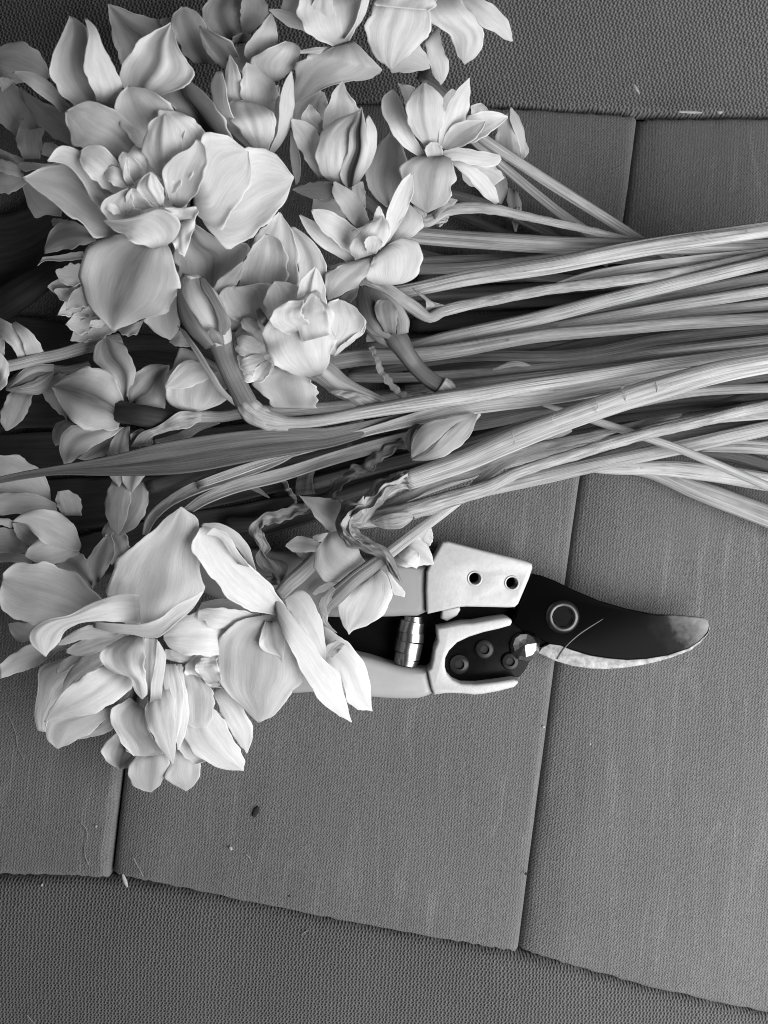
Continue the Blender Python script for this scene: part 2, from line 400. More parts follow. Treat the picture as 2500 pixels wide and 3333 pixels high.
def simple(name, col, rough, metal=0.0, var=0.0, scale=300, bump=0.0, spec=0.5, coat=0.0):
    t = NT(name); tc = t.new('ShaderNodeTexCoord').outputs['Object']
    n = t.noise(tc, scale, 5, 0.65)
    t.ln(t.ramp(n, [(0.3, max(0.0, col * (1 - var))), (0.7, min(1, col * (1 + var * 0.5)))]), t.p.inputs['Base Color'])
    t.p.inputs['Roughness'].default_value = rough; t.p.inputs['Metallic'].default_value = metal; t.p.inputs['Specular IOR Level'].default_value = spec
    t.p.inputs['Coat Weight'].default_value = coat
    if bump: t.ln(t.bump(n, bump, 0.0003), t.p.inputs['Normal'])
simple('cast_metal', 0.46, 0.5, 0.15, 0.10, 420, 0.35)
simple('grip_grey', 0.23, 0.55, 0.0, 0.06, 120, 0.05)
simple('grip_lit', 0.32, 0.55, 0.0, 0.06, 120, 0.05)  # grip material again, its stronger light put into a paler colour
simple('black_steel', 0.004, 0.27, 0.0, 0.5, 260, 0.05, 0.08)
simple('plain_black', 0.004, 0.4, 0.0, 0.3, 200, 0, 0.05)
simple('dull_line', 0.07, 0.5)
simple('chrome', 0.45, 0.27, 1.0, 0.1, 200)
simple('screw_dark', 0.02, 0.35, 0.2, 0.3, 300, 0, 0.25)
simple('ring_steel', 0.06, 0.33, 0.85, 0.3, 300)
simple('dark_speck', 0.012, 0.9, 0.0, 0.3)
simple('pale_crumb', 0.32, 0.8, 0.0, 0.25, 900)
simple('lint', 0.17, 0.8)
def blade_mat():
    t = NT('blade_steel'); tc = t.new('ShaderNodeTexCoord').outputs['Object']
    sp = t.new('ShaderNodeSeparateXYZ'); t.ln(tc, sp.inputs[0])
    n = t.noise(tc, 190, 6, 0.65)
    # the black fades to grey towards the tip (object x runs from pivot to tip)
    g = t.math('ADD', t.math('MULTIPLY', t.math('SUBTRACT', sp.outputs[0], 0.030), 34), t.math('MULTIPLY_ADD', n, 0.7, -0.35))
    g2 = t.math('SUBTRACT', g, t.math('MULTIPLY', t.math('ABSOLUTE', t.math('ADD', sp.outputs[1], -0.0005)), 25), clamp=True)
    t.ln(t.ramp(g2, [(0.0, 0.002), (0.30, 0.010), (0.6, 0.09), (1.0, 0.24)]), t.p.inputs['Base Color'])
    t.p.inputs['Metallic'].default_value = 0.05; t.p.inputs['Roughness'].default_value = 0.22; t.p.inputs['Specular IOR Level'].default_value = 0.03
    t.ln(t.bump(n, 0.1, 0.0002), t.p.inputs['Normal'])
blade_mat()
simple('bevel_steel', 0.31, 0.5, 0.15, 0.6, 420, 0.2)

# ------------------------------------------------------------------ the cushion (stitched fabric panels)
def fp(pts, n): return cr([p for p in pts], n)
def panel(par, name, top, right, bottom, left, mat, wide, drops, zf, label, nx=70, ny=90, jag=0.0):
    """a padded panel between four seams; wide/drops: roll-off at (top,right,bottom,left): list of (width mm, drop mm)"""
    SEED[0] += 1; rnd = random.Random(SEED[0])
    def warp(n): return [0.5 - 0.5 * math.cos(math.pi * (i / n)) for i in range(n + 1)]
    def fine(n):
        w_ = warp(n); return [0.62 * a + 0.38 * (i / n) for i, a in enumerate(w_)]
    sx, sy = fine(nx), fine(ny)
    K = 400
    tp, bt, lf, rt = fp(top, K + 1), fp(bottom, K + 1), fp(left, K + 1), fp(right, K + 1)
    def at(c, f):
        k = f * K; i = min(K - 1, int(k)); f = k - i
        return (c[i][0] * (1 - f) + c[i + 1][0] * f, c[i][1] * (1 - f) + c[i + 1][1] * f)
    c00, c10, c01, c11 = tp[0], tp[-1], bt[0], bt[-1]
    def prof(d, specs):
        z = 0
        for wd, dr in specs:
            x = min(1.0, d / wd); z -= dr * (1 - math.sqrt(max(0, 1 - (1 - x) ** 2)))
        return z
    V = []
    ph = [rnd.uniform(0, 6) for _ in range(6)]
    for b in sy:
        L_, R_ = at(lf, b), at(rt, b)
        for a in sx:
            Tp, Bt = at(tp, a), at(bt, a)
            u = (1-b)*Tp[0]+b*Bt[0]+(1-a)*L_[0]+a*R_[0]-((1-a)*(1-b)*c00[0]+a*(1-b)*c10[0]+(1-a)*b*c01[0]+a*b*c11[0])
            v = (1-b)*Tp[1]+b*Bt[1]+(1-a)*L_[1]+a*R_[1]-((1-a)*(1-b)*c00[1]+a*(1-b)*c10[1]+(1-a)*b*c01[1]+a*b*c11[1])
            mm = S * 1000
            wx = abs(R_[0] - L_[0]) * mm; hy = abs(Bt[1] - Tp[1]) * mm
            z = prof(b * hy, drops[0]) + prof((1 - a) * wx, drops[1]) + prof((1 - b) * hy, drops[2]) + prof(a * wx, drops[3])
            z0 = zf(u, v); kk = 1 - z0 * .001 / HC
            ds = min((1 - a) * wx, a * wx, b * hy, (1 - b) * hy)
            z += 0.45 * math.exp(-ds / 9.0) * noise.noise((u / 46.0, v / 46.0, ph[4])) + 0.5 * noise.noise((u / 170.0, v / 260.0, ph[5]))
            z += z0 + 0.7 * math.sin(u / 210 + ph[0]) * math.sin(v / 260 + ph[1]) + 0.25 * math.sin(u / 90 + v / 300 + ph[2])
            if jag:
                e = math.exp(-b * hy / 0.8) + math.exp(-(1 - b) * hy / 0.8)
                v += jag * e * (1.2 * math.sin(u / 5.2 + 1.5 * math.sin(u / 31)) + 2.2 * noise.noise((u / 9.0, ph[3], 0)))
            V.append(Vector(((u - 1250) * S * kk, -(v - 1666.5) * S * kk, z * .001)))
    n1 = nx + 1
    F = [(j * n1 + i, (j + 1) * n1 + i, (j + 1) * n1 + i + 1, j * n1 + i + 1) for j in range(ny) for i in range(nx)]
    ring = [i for i in range(n1)] + [j * n1 + nx for j in range(1, ny + 1)] + [ny * n1 + i for i in range(nx - 1, -1, -1)] + [j * n1 for j in range(ny - 1, 0, -1)]
    N = len(V)
    for k in ring: V.append(V[k] - Vector((0, 0, 0.045)))
    m = len(ring)
    for k in range(m): F.append((ring[k], ring[(k + 1) % m], N + (k + 1) % m, N + k))
    F.append(tuple(N + k for k in range(m)))
    return link(name, mesh(name, V, F), mat, par, label=label)

cush = T('seat_cushion', 'grey knitted fabric seat cushion with padded stitched panels under the flowers and shears', 'seat cushion', ('N', 1250, 1666, 0))
TOPS = [(-700, 330), (300, 322), (1440, 337), (2080, 366), (2500, 376), (3300, 390)]
BOTS = [(-700, 2835), (0, 2857), (345, 2866), (700, 2922), (1250, 3030), (1690, 3113), (2100, 3218), (2500, 3308), (3300, 3490)]
LSE = [(640, 322), (560, 1100), (450, 2000), (390, 2490), (345, 2866)]
RSE = [(2082, 366), (2030, 745), (1893, 1560), (1800, 2240), (1690, 3113)]
def seg(c, x0, x1):
    fine = cr(c, 600); out = [p for p in fine if x0 < p[0] < x1]
    def yx(x): 
        for a, b in zip(fine, fine[1:]):
            if a[0] <= x <= b[0]: return (x, a[1] + (b[1] - a[1]) * (x - a[0]) / (b[0] - a[0] + 1e-9))
    return [yx(x0)] + out[::12] + [yx(x1)]
g = 1.2
def sh(c, dx, dy=0): return [(p[0] + dx, p[1] + dy) for p in c]
flat0 = lambda u, v: -0.0000330 * max(0.0, 900 - v) ** 2
back = lambda u, v: -10.5 + 0.030 * max(0.0, 330 - v)
tight = [(3.0, 3.0)]; soft_hi = [(3.5, 3), (18, 0.8)]; soft_lo = [(3.5, 2.6), (22, 4.0), (75, 4.0)]; side = [(20, 8)]
panel(cush, 'panel', seg(sh(TOPS, 0, 4), -650, 640 - g), sh([(640, 326)] + LSE[1:], -g), seg(sh(BOTS, 0, -3), -650, 345 - g), [(-650, 340), (-690, 1600), (-650, 2830)],
      M['fabric_fine'], 0, ([(1.6, 2.2)], soft_hi, tight, side), flat0, 'left seat panel of fine ribbed knit', jag=2.0)
panel(cush, 'panel', seg(sh(TOPS, 0, 4), 640 + g, 2082 - g), sh([(2082, 370)] + RSE[1:], -g), seg(sh(BOTS, 0, -3), 345 + g, 1690 - g), sh([(640, 326)] + LSE[1:], g),
      M['fabric_fine'], 0, ([(1.6, 2.2)], soft_hi, tight, soft_lo), flat0, 'middle seat panel of fine ribbed knit', jag=2.0)
panel(cush, 'panel', seg(sh(TOPS, 0, 4), 2082 + g, 3200), [(3200, 392), (3240, 1800), (3200, 3460)], seg(sh(BOTS, 0, -3), 1690 + g, 3200), sh([(2082, 370)] + RSE[1:], g),
      M['fabric_fine'], 0, ([(1.6, 2.2)], side, tight, soft_lo), flat0, 'right seat panel of fine ribbed knit', jag=2.0)
panel(cush, 'panel', [(-650, -480), (1250, -500), (3200, -460)], [(3200, -460), (3230, 0), (3200, 380)], seg(sh(TOPS, 0, -3), -650, 3200), [(-650, -480), (-680, 0), (-650, 325)],
      M['fabric_coarse'], 0, (side, side, [(1.6, 1.8)], side), back, 'back panel of coarse open knit', nx=110, ny=40, jag=3.0)
panel(cush, 'panel', seg(sh(BOTS, 0, 3), -650, 3200), [(3200, 3475), (3230, 3800), (3200, 4150)], [(-650, 4000), (1250, 4100), (3200, 4150)], [(-650, 2842), (-680, 3400), (-650, 4000)],
      M['fabric_front'], 0, ([(3.5, 3.0), (24, 2.5)], side, side, side), lambda u, v: -0.000028 * max(0, v - (2860 + 0.17 * u)) ** 2, 'front panel of coarse open knit', nx=110, ny=50, jag=3.0)
# a sheet under the whole scene that closes the seams' gaps
pl = [Vector(((u - 1250) * S, -(v - 1666.5) * S, -0.020)) for u, v in ((-600, -430), (-600, 3900), (3150, 4000), (3150, -420))]
pl += [p - Vector((0, 0, 0.03)) for p in pl]
link('padding', mesh('padding', pl, [(0, 1, 2, 3), (7, 6, 5, 4), (0, 4, 5, 1), (1, 5, 6, 2), (2, 6, 7, 3), (3, 7, 4, 0)]), M['plain_black'], cush, smooth=False)
# ------------------------------------------------------------------ pruning shears
sh_ = T('pruning_shears', 'open pruning shears with grey grips and a curved dark blade half under the flowers', 'pruning shears', ('I', 545, 680, 1))
Z0 = 1.5
plate(sh_, 'gap_plate', 'N', [(1060, 2006), (1385, 1996), (1510, 1972), (1640, 1972), (1690, 1990), (1700, 2036), (1560, 2040), (1450, 2075), (1420, 2130), (1408, 2182), (1300, 2172), (1190, 2142), (1050, 2118)], Z0, 5, M['plain_black'], 0.4)  # black plate filling the dark gap between the handles
plate(sh_, 'grip', 'N', [(1391, 1842), (1388, 1900), (1386, 1999), (1330, 2006), (1250, 2010), (1060, 2010), (900, 1990), (640, 1925), (620, 1840), (660, 1790), (950, 1800), (1250, 1826)], 3, 19, M['grip_grey'], 3.5, smooth=4, label='upper grey grip')
plate(sh_, 'grip', 'N', [(1392, 2183), (1402, 2225), (1412, 2258), (1388, 2270), (1362, 2277), (1290, 2278), (1205, 2272), (1050, 2256), (940, 2260), (760, 2240), (640, 2190), (660, 2120), (900, 2110), (1060, 2118), (1190, 2140), (1300, 2172)], 3, 18, M['grip_lit'], 3.2, smooth=4, label='lower grip, made paler for the light on it')
pp = plate(sh_, 'handle_plate', 'N', [(1440, 1764), (1460, 1762), (1580, 1794), (1715, 1827), (1733, 1836), (1734, 1850), (1722, 1886), (1688, 1966), (1676, 1977), (1655, 1978), (1520, 1975), (1490, 1977), (1392, 1999), (1388, 1990), (1386, 1925), (1388, 1862), (1400, 1836)], 9, 21, M['cast_metal'], 1.3, holes=((1546, 1883, 18), (1667, 1898, 18)))
for hx, hy in ((1546, 1883), (1667, 1898)):
    c3 = W(hx, hy, 21.5)
    lathe(sh_, 'hole_rim', c3 - Vector((0, 0, .0025)), (0, 0, 1), [(3.05, 1.8), (2.95, 2.2), (2.7, 2.32), (2.45, 2.25), (2.28, 2.0), (2.26, 1.6)], M['cast_metal'], seg=32, caps=False, parent_obj=pp)
    lathe(sh_, 'hole_floor', c3 - Vector((0, 0, .009)), (0, 0, 1), [(0.05, 0), (2.25, 0), (2.25, 8.2)], M['plain_black'], parent_obj=pp, caps=False)  # black cup, the hole's inner shade put into its colour
plate(sh_, 'spring_seat', 'N', [(1440, 1986), (1496, 1974), (1499, 1986), (1488, 2004), (1455, 2022), (1436, 2014)], 5, 13, M['cast_metal'], 0.8)
fk = plate(sh_, 'handle_fork', 'H', [(1085, 925), (1160, 910), (1255, 892), (1330, 888), (1450, 866), (1555, 851), (1585, 862), (1592, 882), (1580, 905), (1500, 928), (1400, 950), (1300, 982), (1220, 1020), (1165, 1075), (1140, 1125),
      (1137, 1185), (1152, 1235), (1190, 1275), (1250, 1300), (1350, 1302), (1480, 1286), (1605, 1268), (1630, 1277), (1632, 1296), (1605, 1322), (1500, 1350), (1400, 1368), (1340, 1374), (1270, 1366), (1150, 1362), (1064, 1374), (1045, 1330), (1020, 1212), (1045, 1190), (1058, 1130), (1066, 1070), (1090, 1010), (1085, 960)],
      4, 19, M['cast_metal'], 1.5)
bp = plate(sh_, 'blade_holder', 'N', [(1440, 2150), (1446, 2115), (1475, 2070), (1540, 2040), (1640, 2020), (1700, 2020), (1740, 2070), (1748, 2110), (1727, 2148), (1710, 2180), (1693, 2203), (1640, 2216), (1500, 2232), (1455, 2200)], 3, 11, M['black_steel'], 0.7)
for sx, sy, r in ((1495, 2162, 31), (1577, 2113, 30), (1660, 2152, 29)):
    c3 = W(sx, sy, 11); k = S * 1000 * (1 - .011 / HC)
    s_ = lathe(sh_, 'screw', c3 + Vector((0, 0, .0001)), (0, 0, 1), [(r * k, 0), (r * k, .9), (r * k * .86, 1.5), (r * k * .5, 1.7), (r * k * .46, 1.5), (r * k * .42, .5)], M['screw_dark'], seg=30)
# the cutting blade with its ground bevel
c_piv = W(1831, 2007, 12)
def ntil(co): return 0.0
BL = [(385, 443), (440, 455), (510, 482), (600, 527), (750, 590), (900, 634), (1050, 664), (1170, 668), (1260, 676), (1322, 684), (1338, 700), (1342, 725), (1332, 760), (1290, 805), (1230, 845),
      (1120, 882), (1000, 902), (900, 908), (800, 900), (700, 885), (600, 855), (540, 832), (480, 822), (425, 800), (400, 770), (330, 745), (290, 715), (300, 660), (340, 560)]
bl = plate(sh_, 'blade', 'I', BL, 11.5, 14.2, M['blade_steel'], 0.5)
bl.data.transform(Matrix.Translation(sh_.loc - c_piv)); bl.location = c_piv - sh_.loc
plate(sh_, 'cutting_edge', 'I', [(418, 872), (440, 843), (480, 823), (540, 831), (600, 856), (700, 886), (800, 901), (900, 909), (1000, 903), (1120, 883), (1230, 846), (1290, 806), (1333, 760), (1343, 722), (1346, 740), (1338, 765), (1300, 812), (1240, 858), (1150, 893), (1080, 915), (1000, 934), (900, 950), (800, 959), (700, 957), (600, 942), (510, 915)], 11.6, 13.7, M['bevel_steel'], 0.45)
plate(sh_, 'counter_blade', 'I', [(375, 470), (420, 600), (430, 720), (520, 800), (600, 800), (690, 745), (775, 684), (780, 690), (700, 765), (610, 822), (560, 870), (515, 915), (525, 850), (440, 850), (380, 800), (330, 760), (280, 690)], 6, 11.2, M['black_steel'], 0.5)
stem(sh_, 'edge_line', 'I', [(520, 905, 5), (560, 845, 7), (640, 770, 8), (770, 686, 5)], [14.0, 14.15, 14.2, 14.1], M['dull_line'], ns=8)
k = S * 1000 * (1 - .0145 / HC)
pv = lathe(sh_, 'pivot_bolt', W(1831, 2007, 14.2), (0, 0, 1), [(55 * k, 0), (53 * k, .5), (49 * k, .9), (44 * k, 1.2), (38 * k, 1.2), (34 * k, .9)], M['ring_steel'], seg=40, caps=False)
lathe(sh_, 'bolt_socket', W(1831, 2007, 14.2) + Vector((0, 0, .0003)), (0, 0, 1), [(36 * k, .5), (36 * k, .75), (31 * k, .72), (30 * k, .02), (1 * k, 0)], M['plain_black'], facets=6, parent_obj=pv)
lathe(sh_, 'adjusting_bolt', W(1708, 2103, 12), (-0.12, 0.22, 1), [(50 * k, 0), (49 * k, 1.0), (38 * k, 3.2), (20 * k, 4.6), (3 * k, 5.6)], M['chrome'], facets=11)
# volute spring between the handles
ax0, ax1 = W(1346, 2000, 12), W(1320, 2168, 12); L3 = (ax1 - ax0).length * 1000
sd = (ax1 - ax0).normalized()
sp_ = lathe(sh_, 'spring', ax0, sd, [(3.0, 0), (3.3, .4), (3.3, L3 * .98), (2.9, L3)], M['black_steel'], seg=30)
for i, (h0, h1, r0, r1) in enumerate(((.02, .14, 3.7, 4.0), (.12, .36, 4.9, 5.3), (.34, .52, 5.45, 5.65), (.50, .73, 5.75, 5.8), (.72, .86, 5.4, 5.3), (.85, .985, 5.2, 4.6))):
    lathe(sh_, 'coil', ax0 + sd * (L3 * h0 * .001), sd + Vector((.05 * (-1) ** i, .0, .03 * (i % 3 - 1))), [(r0 * .86, 0), (r0, .25), (r1, L3 * (h1 - h0) - .25), (r1 * .88, L3 * (h1 - h0))], M['chrome'], seg=36, sharp=25, parent_obj=sp_)

# ------------------------------------------------------------------ stems and leaves
GS = 'cut stems fanning out to the right'
def solo(crop, pts, z, label, mat='stem', tone=1.0, cat='stem', name='flower_stem', group=GS, **kw):
    P = path(crop, pts); n = len(P) // 2
    SEED[0] += 1
    o = stem(None, name, crop, pts, z, M[mat], **kw)
    me = o.data; c = sum((v.co for v in me.vertices), Vector()) / len(me.vertices)
    me.transform(Matrix.Translation(-c)); o.location = c
    if mat == 'stem': tone = (tone ** 2.4 if tone < 1 else tone) * random.Random(SEED[0] * 7).uniform(0.78, 1.12)  # tones below one deepened: shade between stems put into their colour
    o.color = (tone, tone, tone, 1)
    return tag(o, label, cat, group)
def sleaf(crop, L, R, z, label, mat='leaf', tone=1.0, cat='leaf', name='strap_leaf', group=None, **kw):
    kw.setdefault('nv', 40); kw.setdefault('thick', 0.6); kw.setdefault('ruf', 0.2); kw.setdefault('und', 0.4); kw.setdefault('edge', 0.5); kw.setdefault('nu', 10)
    o = blade(None, name, crop, L, R, z, mat=M[mat], **kw)
    me = o.data; c = sum((v.co for v in me.vertices), Vector()) / len(me.vertices)
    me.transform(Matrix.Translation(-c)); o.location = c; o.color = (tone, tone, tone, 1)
    return tag(o, label, cat, group)

# lower layer, shade put into its darker stem tones
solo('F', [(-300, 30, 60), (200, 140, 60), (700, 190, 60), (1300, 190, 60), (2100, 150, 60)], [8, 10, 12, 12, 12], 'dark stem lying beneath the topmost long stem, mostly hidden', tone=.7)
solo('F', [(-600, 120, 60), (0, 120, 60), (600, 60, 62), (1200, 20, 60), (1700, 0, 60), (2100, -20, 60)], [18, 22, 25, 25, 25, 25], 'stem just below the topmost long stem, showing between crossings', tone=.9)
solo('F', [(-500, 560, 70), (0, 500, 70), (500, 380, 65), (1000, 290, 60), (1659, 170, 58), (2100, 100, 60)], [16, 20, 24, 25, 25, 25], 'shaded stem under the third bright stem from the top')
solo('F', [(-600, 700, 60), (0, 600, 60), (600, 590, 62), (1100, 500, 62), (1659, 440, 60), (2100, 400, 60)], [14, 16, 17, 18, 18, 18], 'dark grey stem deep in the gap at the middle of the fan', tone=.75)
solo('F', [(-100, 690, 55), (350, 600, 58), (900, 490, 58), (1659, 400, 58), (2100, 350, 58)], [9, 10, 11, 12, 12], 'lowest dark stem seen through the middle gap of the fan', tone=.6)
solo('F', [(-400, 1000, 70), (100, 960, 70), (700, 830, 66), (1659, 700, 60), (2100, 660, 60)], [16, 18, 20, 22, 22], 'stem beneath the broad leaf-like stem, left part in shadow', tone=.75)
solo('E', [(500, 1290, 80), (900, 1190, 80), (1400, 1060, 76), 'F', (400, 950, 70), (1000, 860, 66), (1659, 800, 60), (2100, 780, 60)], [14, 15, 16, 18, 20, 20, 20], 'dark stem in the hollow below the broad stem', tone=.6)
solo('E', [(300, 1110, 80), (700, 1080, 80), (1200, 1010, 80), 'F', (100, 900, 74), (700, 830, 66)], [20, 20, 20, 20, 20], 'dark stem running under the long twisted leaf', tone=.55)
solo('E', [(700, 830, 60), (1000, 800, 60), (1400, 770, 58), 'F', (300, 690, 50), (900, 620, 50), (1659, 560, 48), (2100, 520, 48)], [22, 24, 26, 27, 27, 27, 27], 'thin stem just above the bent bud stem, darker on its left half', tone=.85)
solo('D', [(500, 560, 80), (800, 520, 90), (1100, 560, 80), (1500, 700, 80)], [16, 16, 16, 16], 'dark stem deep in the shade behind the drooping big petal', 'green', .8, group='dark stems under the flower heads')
solo('D', [(-100, 390, 190), (100, 260, 170), (300, 130, 130), (500, 20, 110)], [8, 12, 16, 20], 'broad dark stem standing in for shade in the corner at the left edge', 'green', .45, group='dark stems under the flower heads')  # broad dark stem put in for the shade of this corner
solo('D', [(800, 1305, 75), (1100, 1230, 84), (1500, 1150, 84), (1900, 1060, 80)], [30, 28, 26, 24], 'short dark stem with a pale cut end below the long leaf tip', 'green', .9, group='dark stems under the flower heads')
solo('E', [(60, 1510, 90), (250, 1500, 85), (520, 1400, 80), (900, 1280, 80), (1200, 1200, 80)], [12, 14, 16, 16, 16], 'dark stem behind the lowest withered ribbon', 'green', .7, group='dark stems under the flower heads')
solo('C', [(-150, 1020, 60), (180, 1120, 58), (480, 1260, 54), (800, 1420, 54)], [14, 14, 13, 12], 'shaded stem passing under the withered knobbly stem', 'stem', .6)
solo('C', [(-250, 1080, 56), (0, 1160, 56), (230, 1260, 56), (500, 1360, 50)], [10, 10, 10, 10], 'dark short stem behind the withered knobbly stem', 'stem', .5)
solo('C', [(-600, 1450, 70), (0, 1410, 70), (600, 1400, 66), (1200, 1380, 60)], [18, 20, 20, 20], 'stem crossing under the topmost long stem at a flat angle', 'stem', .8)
DG = 'dark stems at the bottom of the fan'  # bottom stems coloured near black for the shade in the gaps
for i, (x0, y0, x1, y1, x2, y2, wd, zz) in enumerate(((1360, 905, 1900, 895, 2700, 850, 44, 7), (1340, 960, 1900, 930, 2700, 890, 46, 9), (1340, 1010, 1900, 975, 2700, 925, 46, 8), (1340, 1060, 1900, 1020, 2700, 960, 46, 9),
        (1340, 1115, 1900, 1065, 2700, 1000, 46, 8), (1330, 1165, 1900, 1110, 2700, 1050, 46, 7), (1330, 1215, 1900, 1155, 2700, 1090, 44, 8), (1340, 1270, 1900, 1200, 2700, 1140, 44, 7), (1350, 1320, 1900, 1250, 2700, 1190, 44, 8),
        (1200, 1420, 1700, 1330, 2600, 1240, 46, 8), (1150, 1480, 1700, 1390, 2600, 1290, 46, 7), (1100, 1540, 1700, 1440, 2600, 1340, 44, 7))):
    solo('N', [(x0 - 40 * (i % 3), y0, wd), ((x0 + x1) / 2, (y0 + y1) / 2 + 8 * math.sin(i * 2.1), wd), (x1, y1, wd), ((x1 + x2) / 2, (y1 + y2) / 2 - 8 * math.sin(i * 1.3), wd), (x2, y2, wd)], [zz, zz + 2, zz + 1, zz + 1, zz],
         'stem coloured dark for gap shade, in the bottom layer of the fan, seen only through gaps', 'green', .8, group=DG)
# dark leaves added under the heads to stand in for deep shade
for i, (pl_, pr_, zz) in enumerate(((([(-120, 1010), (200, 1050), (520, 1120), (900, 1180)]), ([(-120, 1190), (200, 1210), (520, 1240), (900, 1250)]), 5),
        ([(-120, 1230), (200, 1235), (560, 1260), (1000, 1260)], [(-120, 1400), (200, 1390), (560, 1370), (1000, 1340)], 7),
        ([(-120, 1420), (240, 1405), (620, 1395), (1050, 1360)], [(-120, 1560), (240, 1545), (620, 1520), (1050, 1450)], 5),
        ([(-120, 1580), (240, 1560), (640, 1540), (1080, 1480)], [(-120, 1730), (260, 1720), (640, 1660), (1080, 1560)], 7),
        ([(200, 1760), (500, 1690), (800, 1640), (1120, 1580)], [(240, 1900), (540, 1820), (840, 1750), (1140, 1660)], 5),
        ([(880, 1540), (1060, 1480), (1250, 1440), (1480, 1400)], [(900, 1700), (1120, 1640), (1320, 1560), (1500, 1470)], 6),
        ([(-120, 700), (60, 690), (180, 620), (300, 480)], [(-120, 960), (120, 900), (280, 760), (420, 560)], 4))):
    sleaf('N', pl_, pr_, [zz, zz + 1, zz + 1.5, zz], ('added dark leaf standing in for shade in the gap above the face-down daffodil', 'added dark leaf standing in for shade behind the petals of the face-down daffodil', 'added dark leaf standing in for shade just under the wide strap leaf at left', 'added dark leaf standing in for shade behind the plump shaded bud',
          'added dark leaf standing in for shade between the lower bright blooms and the hollow', 'added dark leaf standing in for shade at the bottom of the hollow by the withered neck', 'added dark leaf standing in for shade in the corner at the left edge')[i], 'green', .6, group='added dark leaves for shade under the flower heads', cup=2)
# main bright layer
solo('B', [(700, 1240, 84), (930, 1272, 92), (1300, 1300, 92), (1659, 1320, 92), 'C', (500, 1322, 92), (900, 1328, 84), (1400, 1330, 80), (2100, 1330, 80)], [30, 33, 35, 35, 34, 30, 26, 26], 'thick pale stem sliding under the topmost stem near the upper seam', flat=.75)
solo('B', [(640, 1600, 70), (880, 1568, 74), (1200, 1500, 84), (1600, 1432, 90), 'C', (500, 1432, 92), (1000, 1335, 92), (1659, 1238, 84), (2100, 1175, 84)], [34, 36, 39, 42, 43, 44, 44, 44], 'topmost long pale stem with two fine ridges', flat=.7, ridge=.07)
sleaf('F', [(430, 232), (620, 160), (830, 110), (1100, 70), (1659, 10), (2100, -40)], [(440, 240), (640, 215), (900, 160), (1200, 105), (1659, 45), (2100, 10)], [30, 33, 34, 32, 28, 28], 'thin twisting leaf edge under the topmost stem', 'stem', 1.1)
solo('E', [(1000, 570, 70), (1250, 500, 74), (1659, 410, 74), 'F', (400, 395, 76), (800, 292, 74), (1200, 195, 72), (1659, 88, 72), (2100, -10, 72)], [28, 31, 34, 36, 37, 38, 38, 38], 'third long bright stem from the top, rising to the right edge', flat=.75)
solo('F', [(-200, 545, 50), (200, 490, 56), (500, 440, 60), (1100, 332, 62), (1659, 243, 62), (2100, 170, 62)], [26, 28, 30, 32, 33, 33], 'slim stem with dark flecks below the third bright stem')
solo('F', [(350, 500, 40), (600, 455, 46), (1000, 385, 52), (1659, 318, 56), (2100, 270, 56)], [24, 27, 30, 32, 32], 'slim stem squeezed between two brighter ones at the middle right')
solo('E', [(560, 640, 88), (800, 600, 92), (1000, 595, 80), (1250, 570, 78), (1659, 528, 74), 'F', (400, 490, 72), (800, 452, 70), (1200, 418, 68), (1659, 392, 66), (2100, 360, 66)], [30, 33, 35, 36, 37, 38, 38, 38, 38, 38], 'straight pale stem with a papery spotted left end by the double flower', flat=.75)
solo('E', [(720, 710, 48), (900, 712, 54), (1200, 705, 56), (1500, 680, 54), 'F', (200, 680, 54), (600, 645, 54), (1100, 578, 58), (1659, 512, 60), (2100, 455, 60)], [26, 28, 29, 30, 31, 32, 33, 33, 33], 'long stem with a torn white sliver on top')
solo('F', [(170, 670, 10), (270, 640, 30), (330, 640, 26), (380, 648, 6)], [36, 37, 37, 36], 'torn papery sliver standing up from a stem', 'dry', 1.2, name='papery_sliver', cat='plant scrap', group=None, wrinkle=.1, nv=30)
solo('F', [(-300, 780, 48), (200, 725, 50), (600, 680, 46), (1200, 610, 44), (1659, 560, 44), (2100, 520, 44)], [30, 32, 33, 34, 34, 34], 'narrow shadowed stem above the stem of the upright bud', tone=.85)
sleaf('E', [(-100, 1275), (100, 1200), (300, 1140), (550, 1062), (800, 990), (1000, 928), (1300, 860), 'F', (0, 830), (500, 770), (900, 700), (1300, 650), (1659, 605), (2100, 540)],
      [(-100, 1310), (100, 1245), (320, 1165), (600, 1085), (830, 1020), (1060, 970), (1400, 935), 'F', (0, 915), (500, 850), (900, 780), (1300, 705), (1659, 650), (2100, 590)],
      [38, 42, 44, 46, 46, 45, 44, 43, 42, 42], 'long twisted leaf running beside the bud stem across the whole bunch', 'stem', .95, cup=2.2, nv=60)
sleaf('D', [(-60, 1262), (120, 1222), (300, 1190), (600, 1135), (900, 1062), (1300, 1000), (1659, 985), 'E', (600, 985), (900, 930), (1150, 870), (1500, 800)],
      [(-60, 1290), (120, 1258), (300, 1236), (600, 1238), (1000, 1226), (1400, 1150), (1659, 1108), 'E', (650, 1080), (900, 1000), (1200, 900), (1500, 840)],
      [46, 47, 48, 48, 46, 43, 40], 'wide dark strap leaf tapering to a point at the left edge', 'leaf', .6, cup=2.0, crease=.6, nv=60, nu=14)
sleaf('D', [(770, 1560), (785, 1480), (850, 1400), (1000, 1300), (1200, 1215), (1450, 1140), (1659, 1075), 'E', (500, 1030), (800, 940)],
      [(795, 1560), (840, 1480), (930, 1400), (1080, 1330), (1280, 1262), (1500, 1180), (1659, 1120), 'E', (560, 1060), (850, 985)],
      [26, 32, 36, 38, 40, 41, 40, 38], 'leaf bending down to a torn end above the lower flower', 'dry', .75, cup=2.5, nv=50)
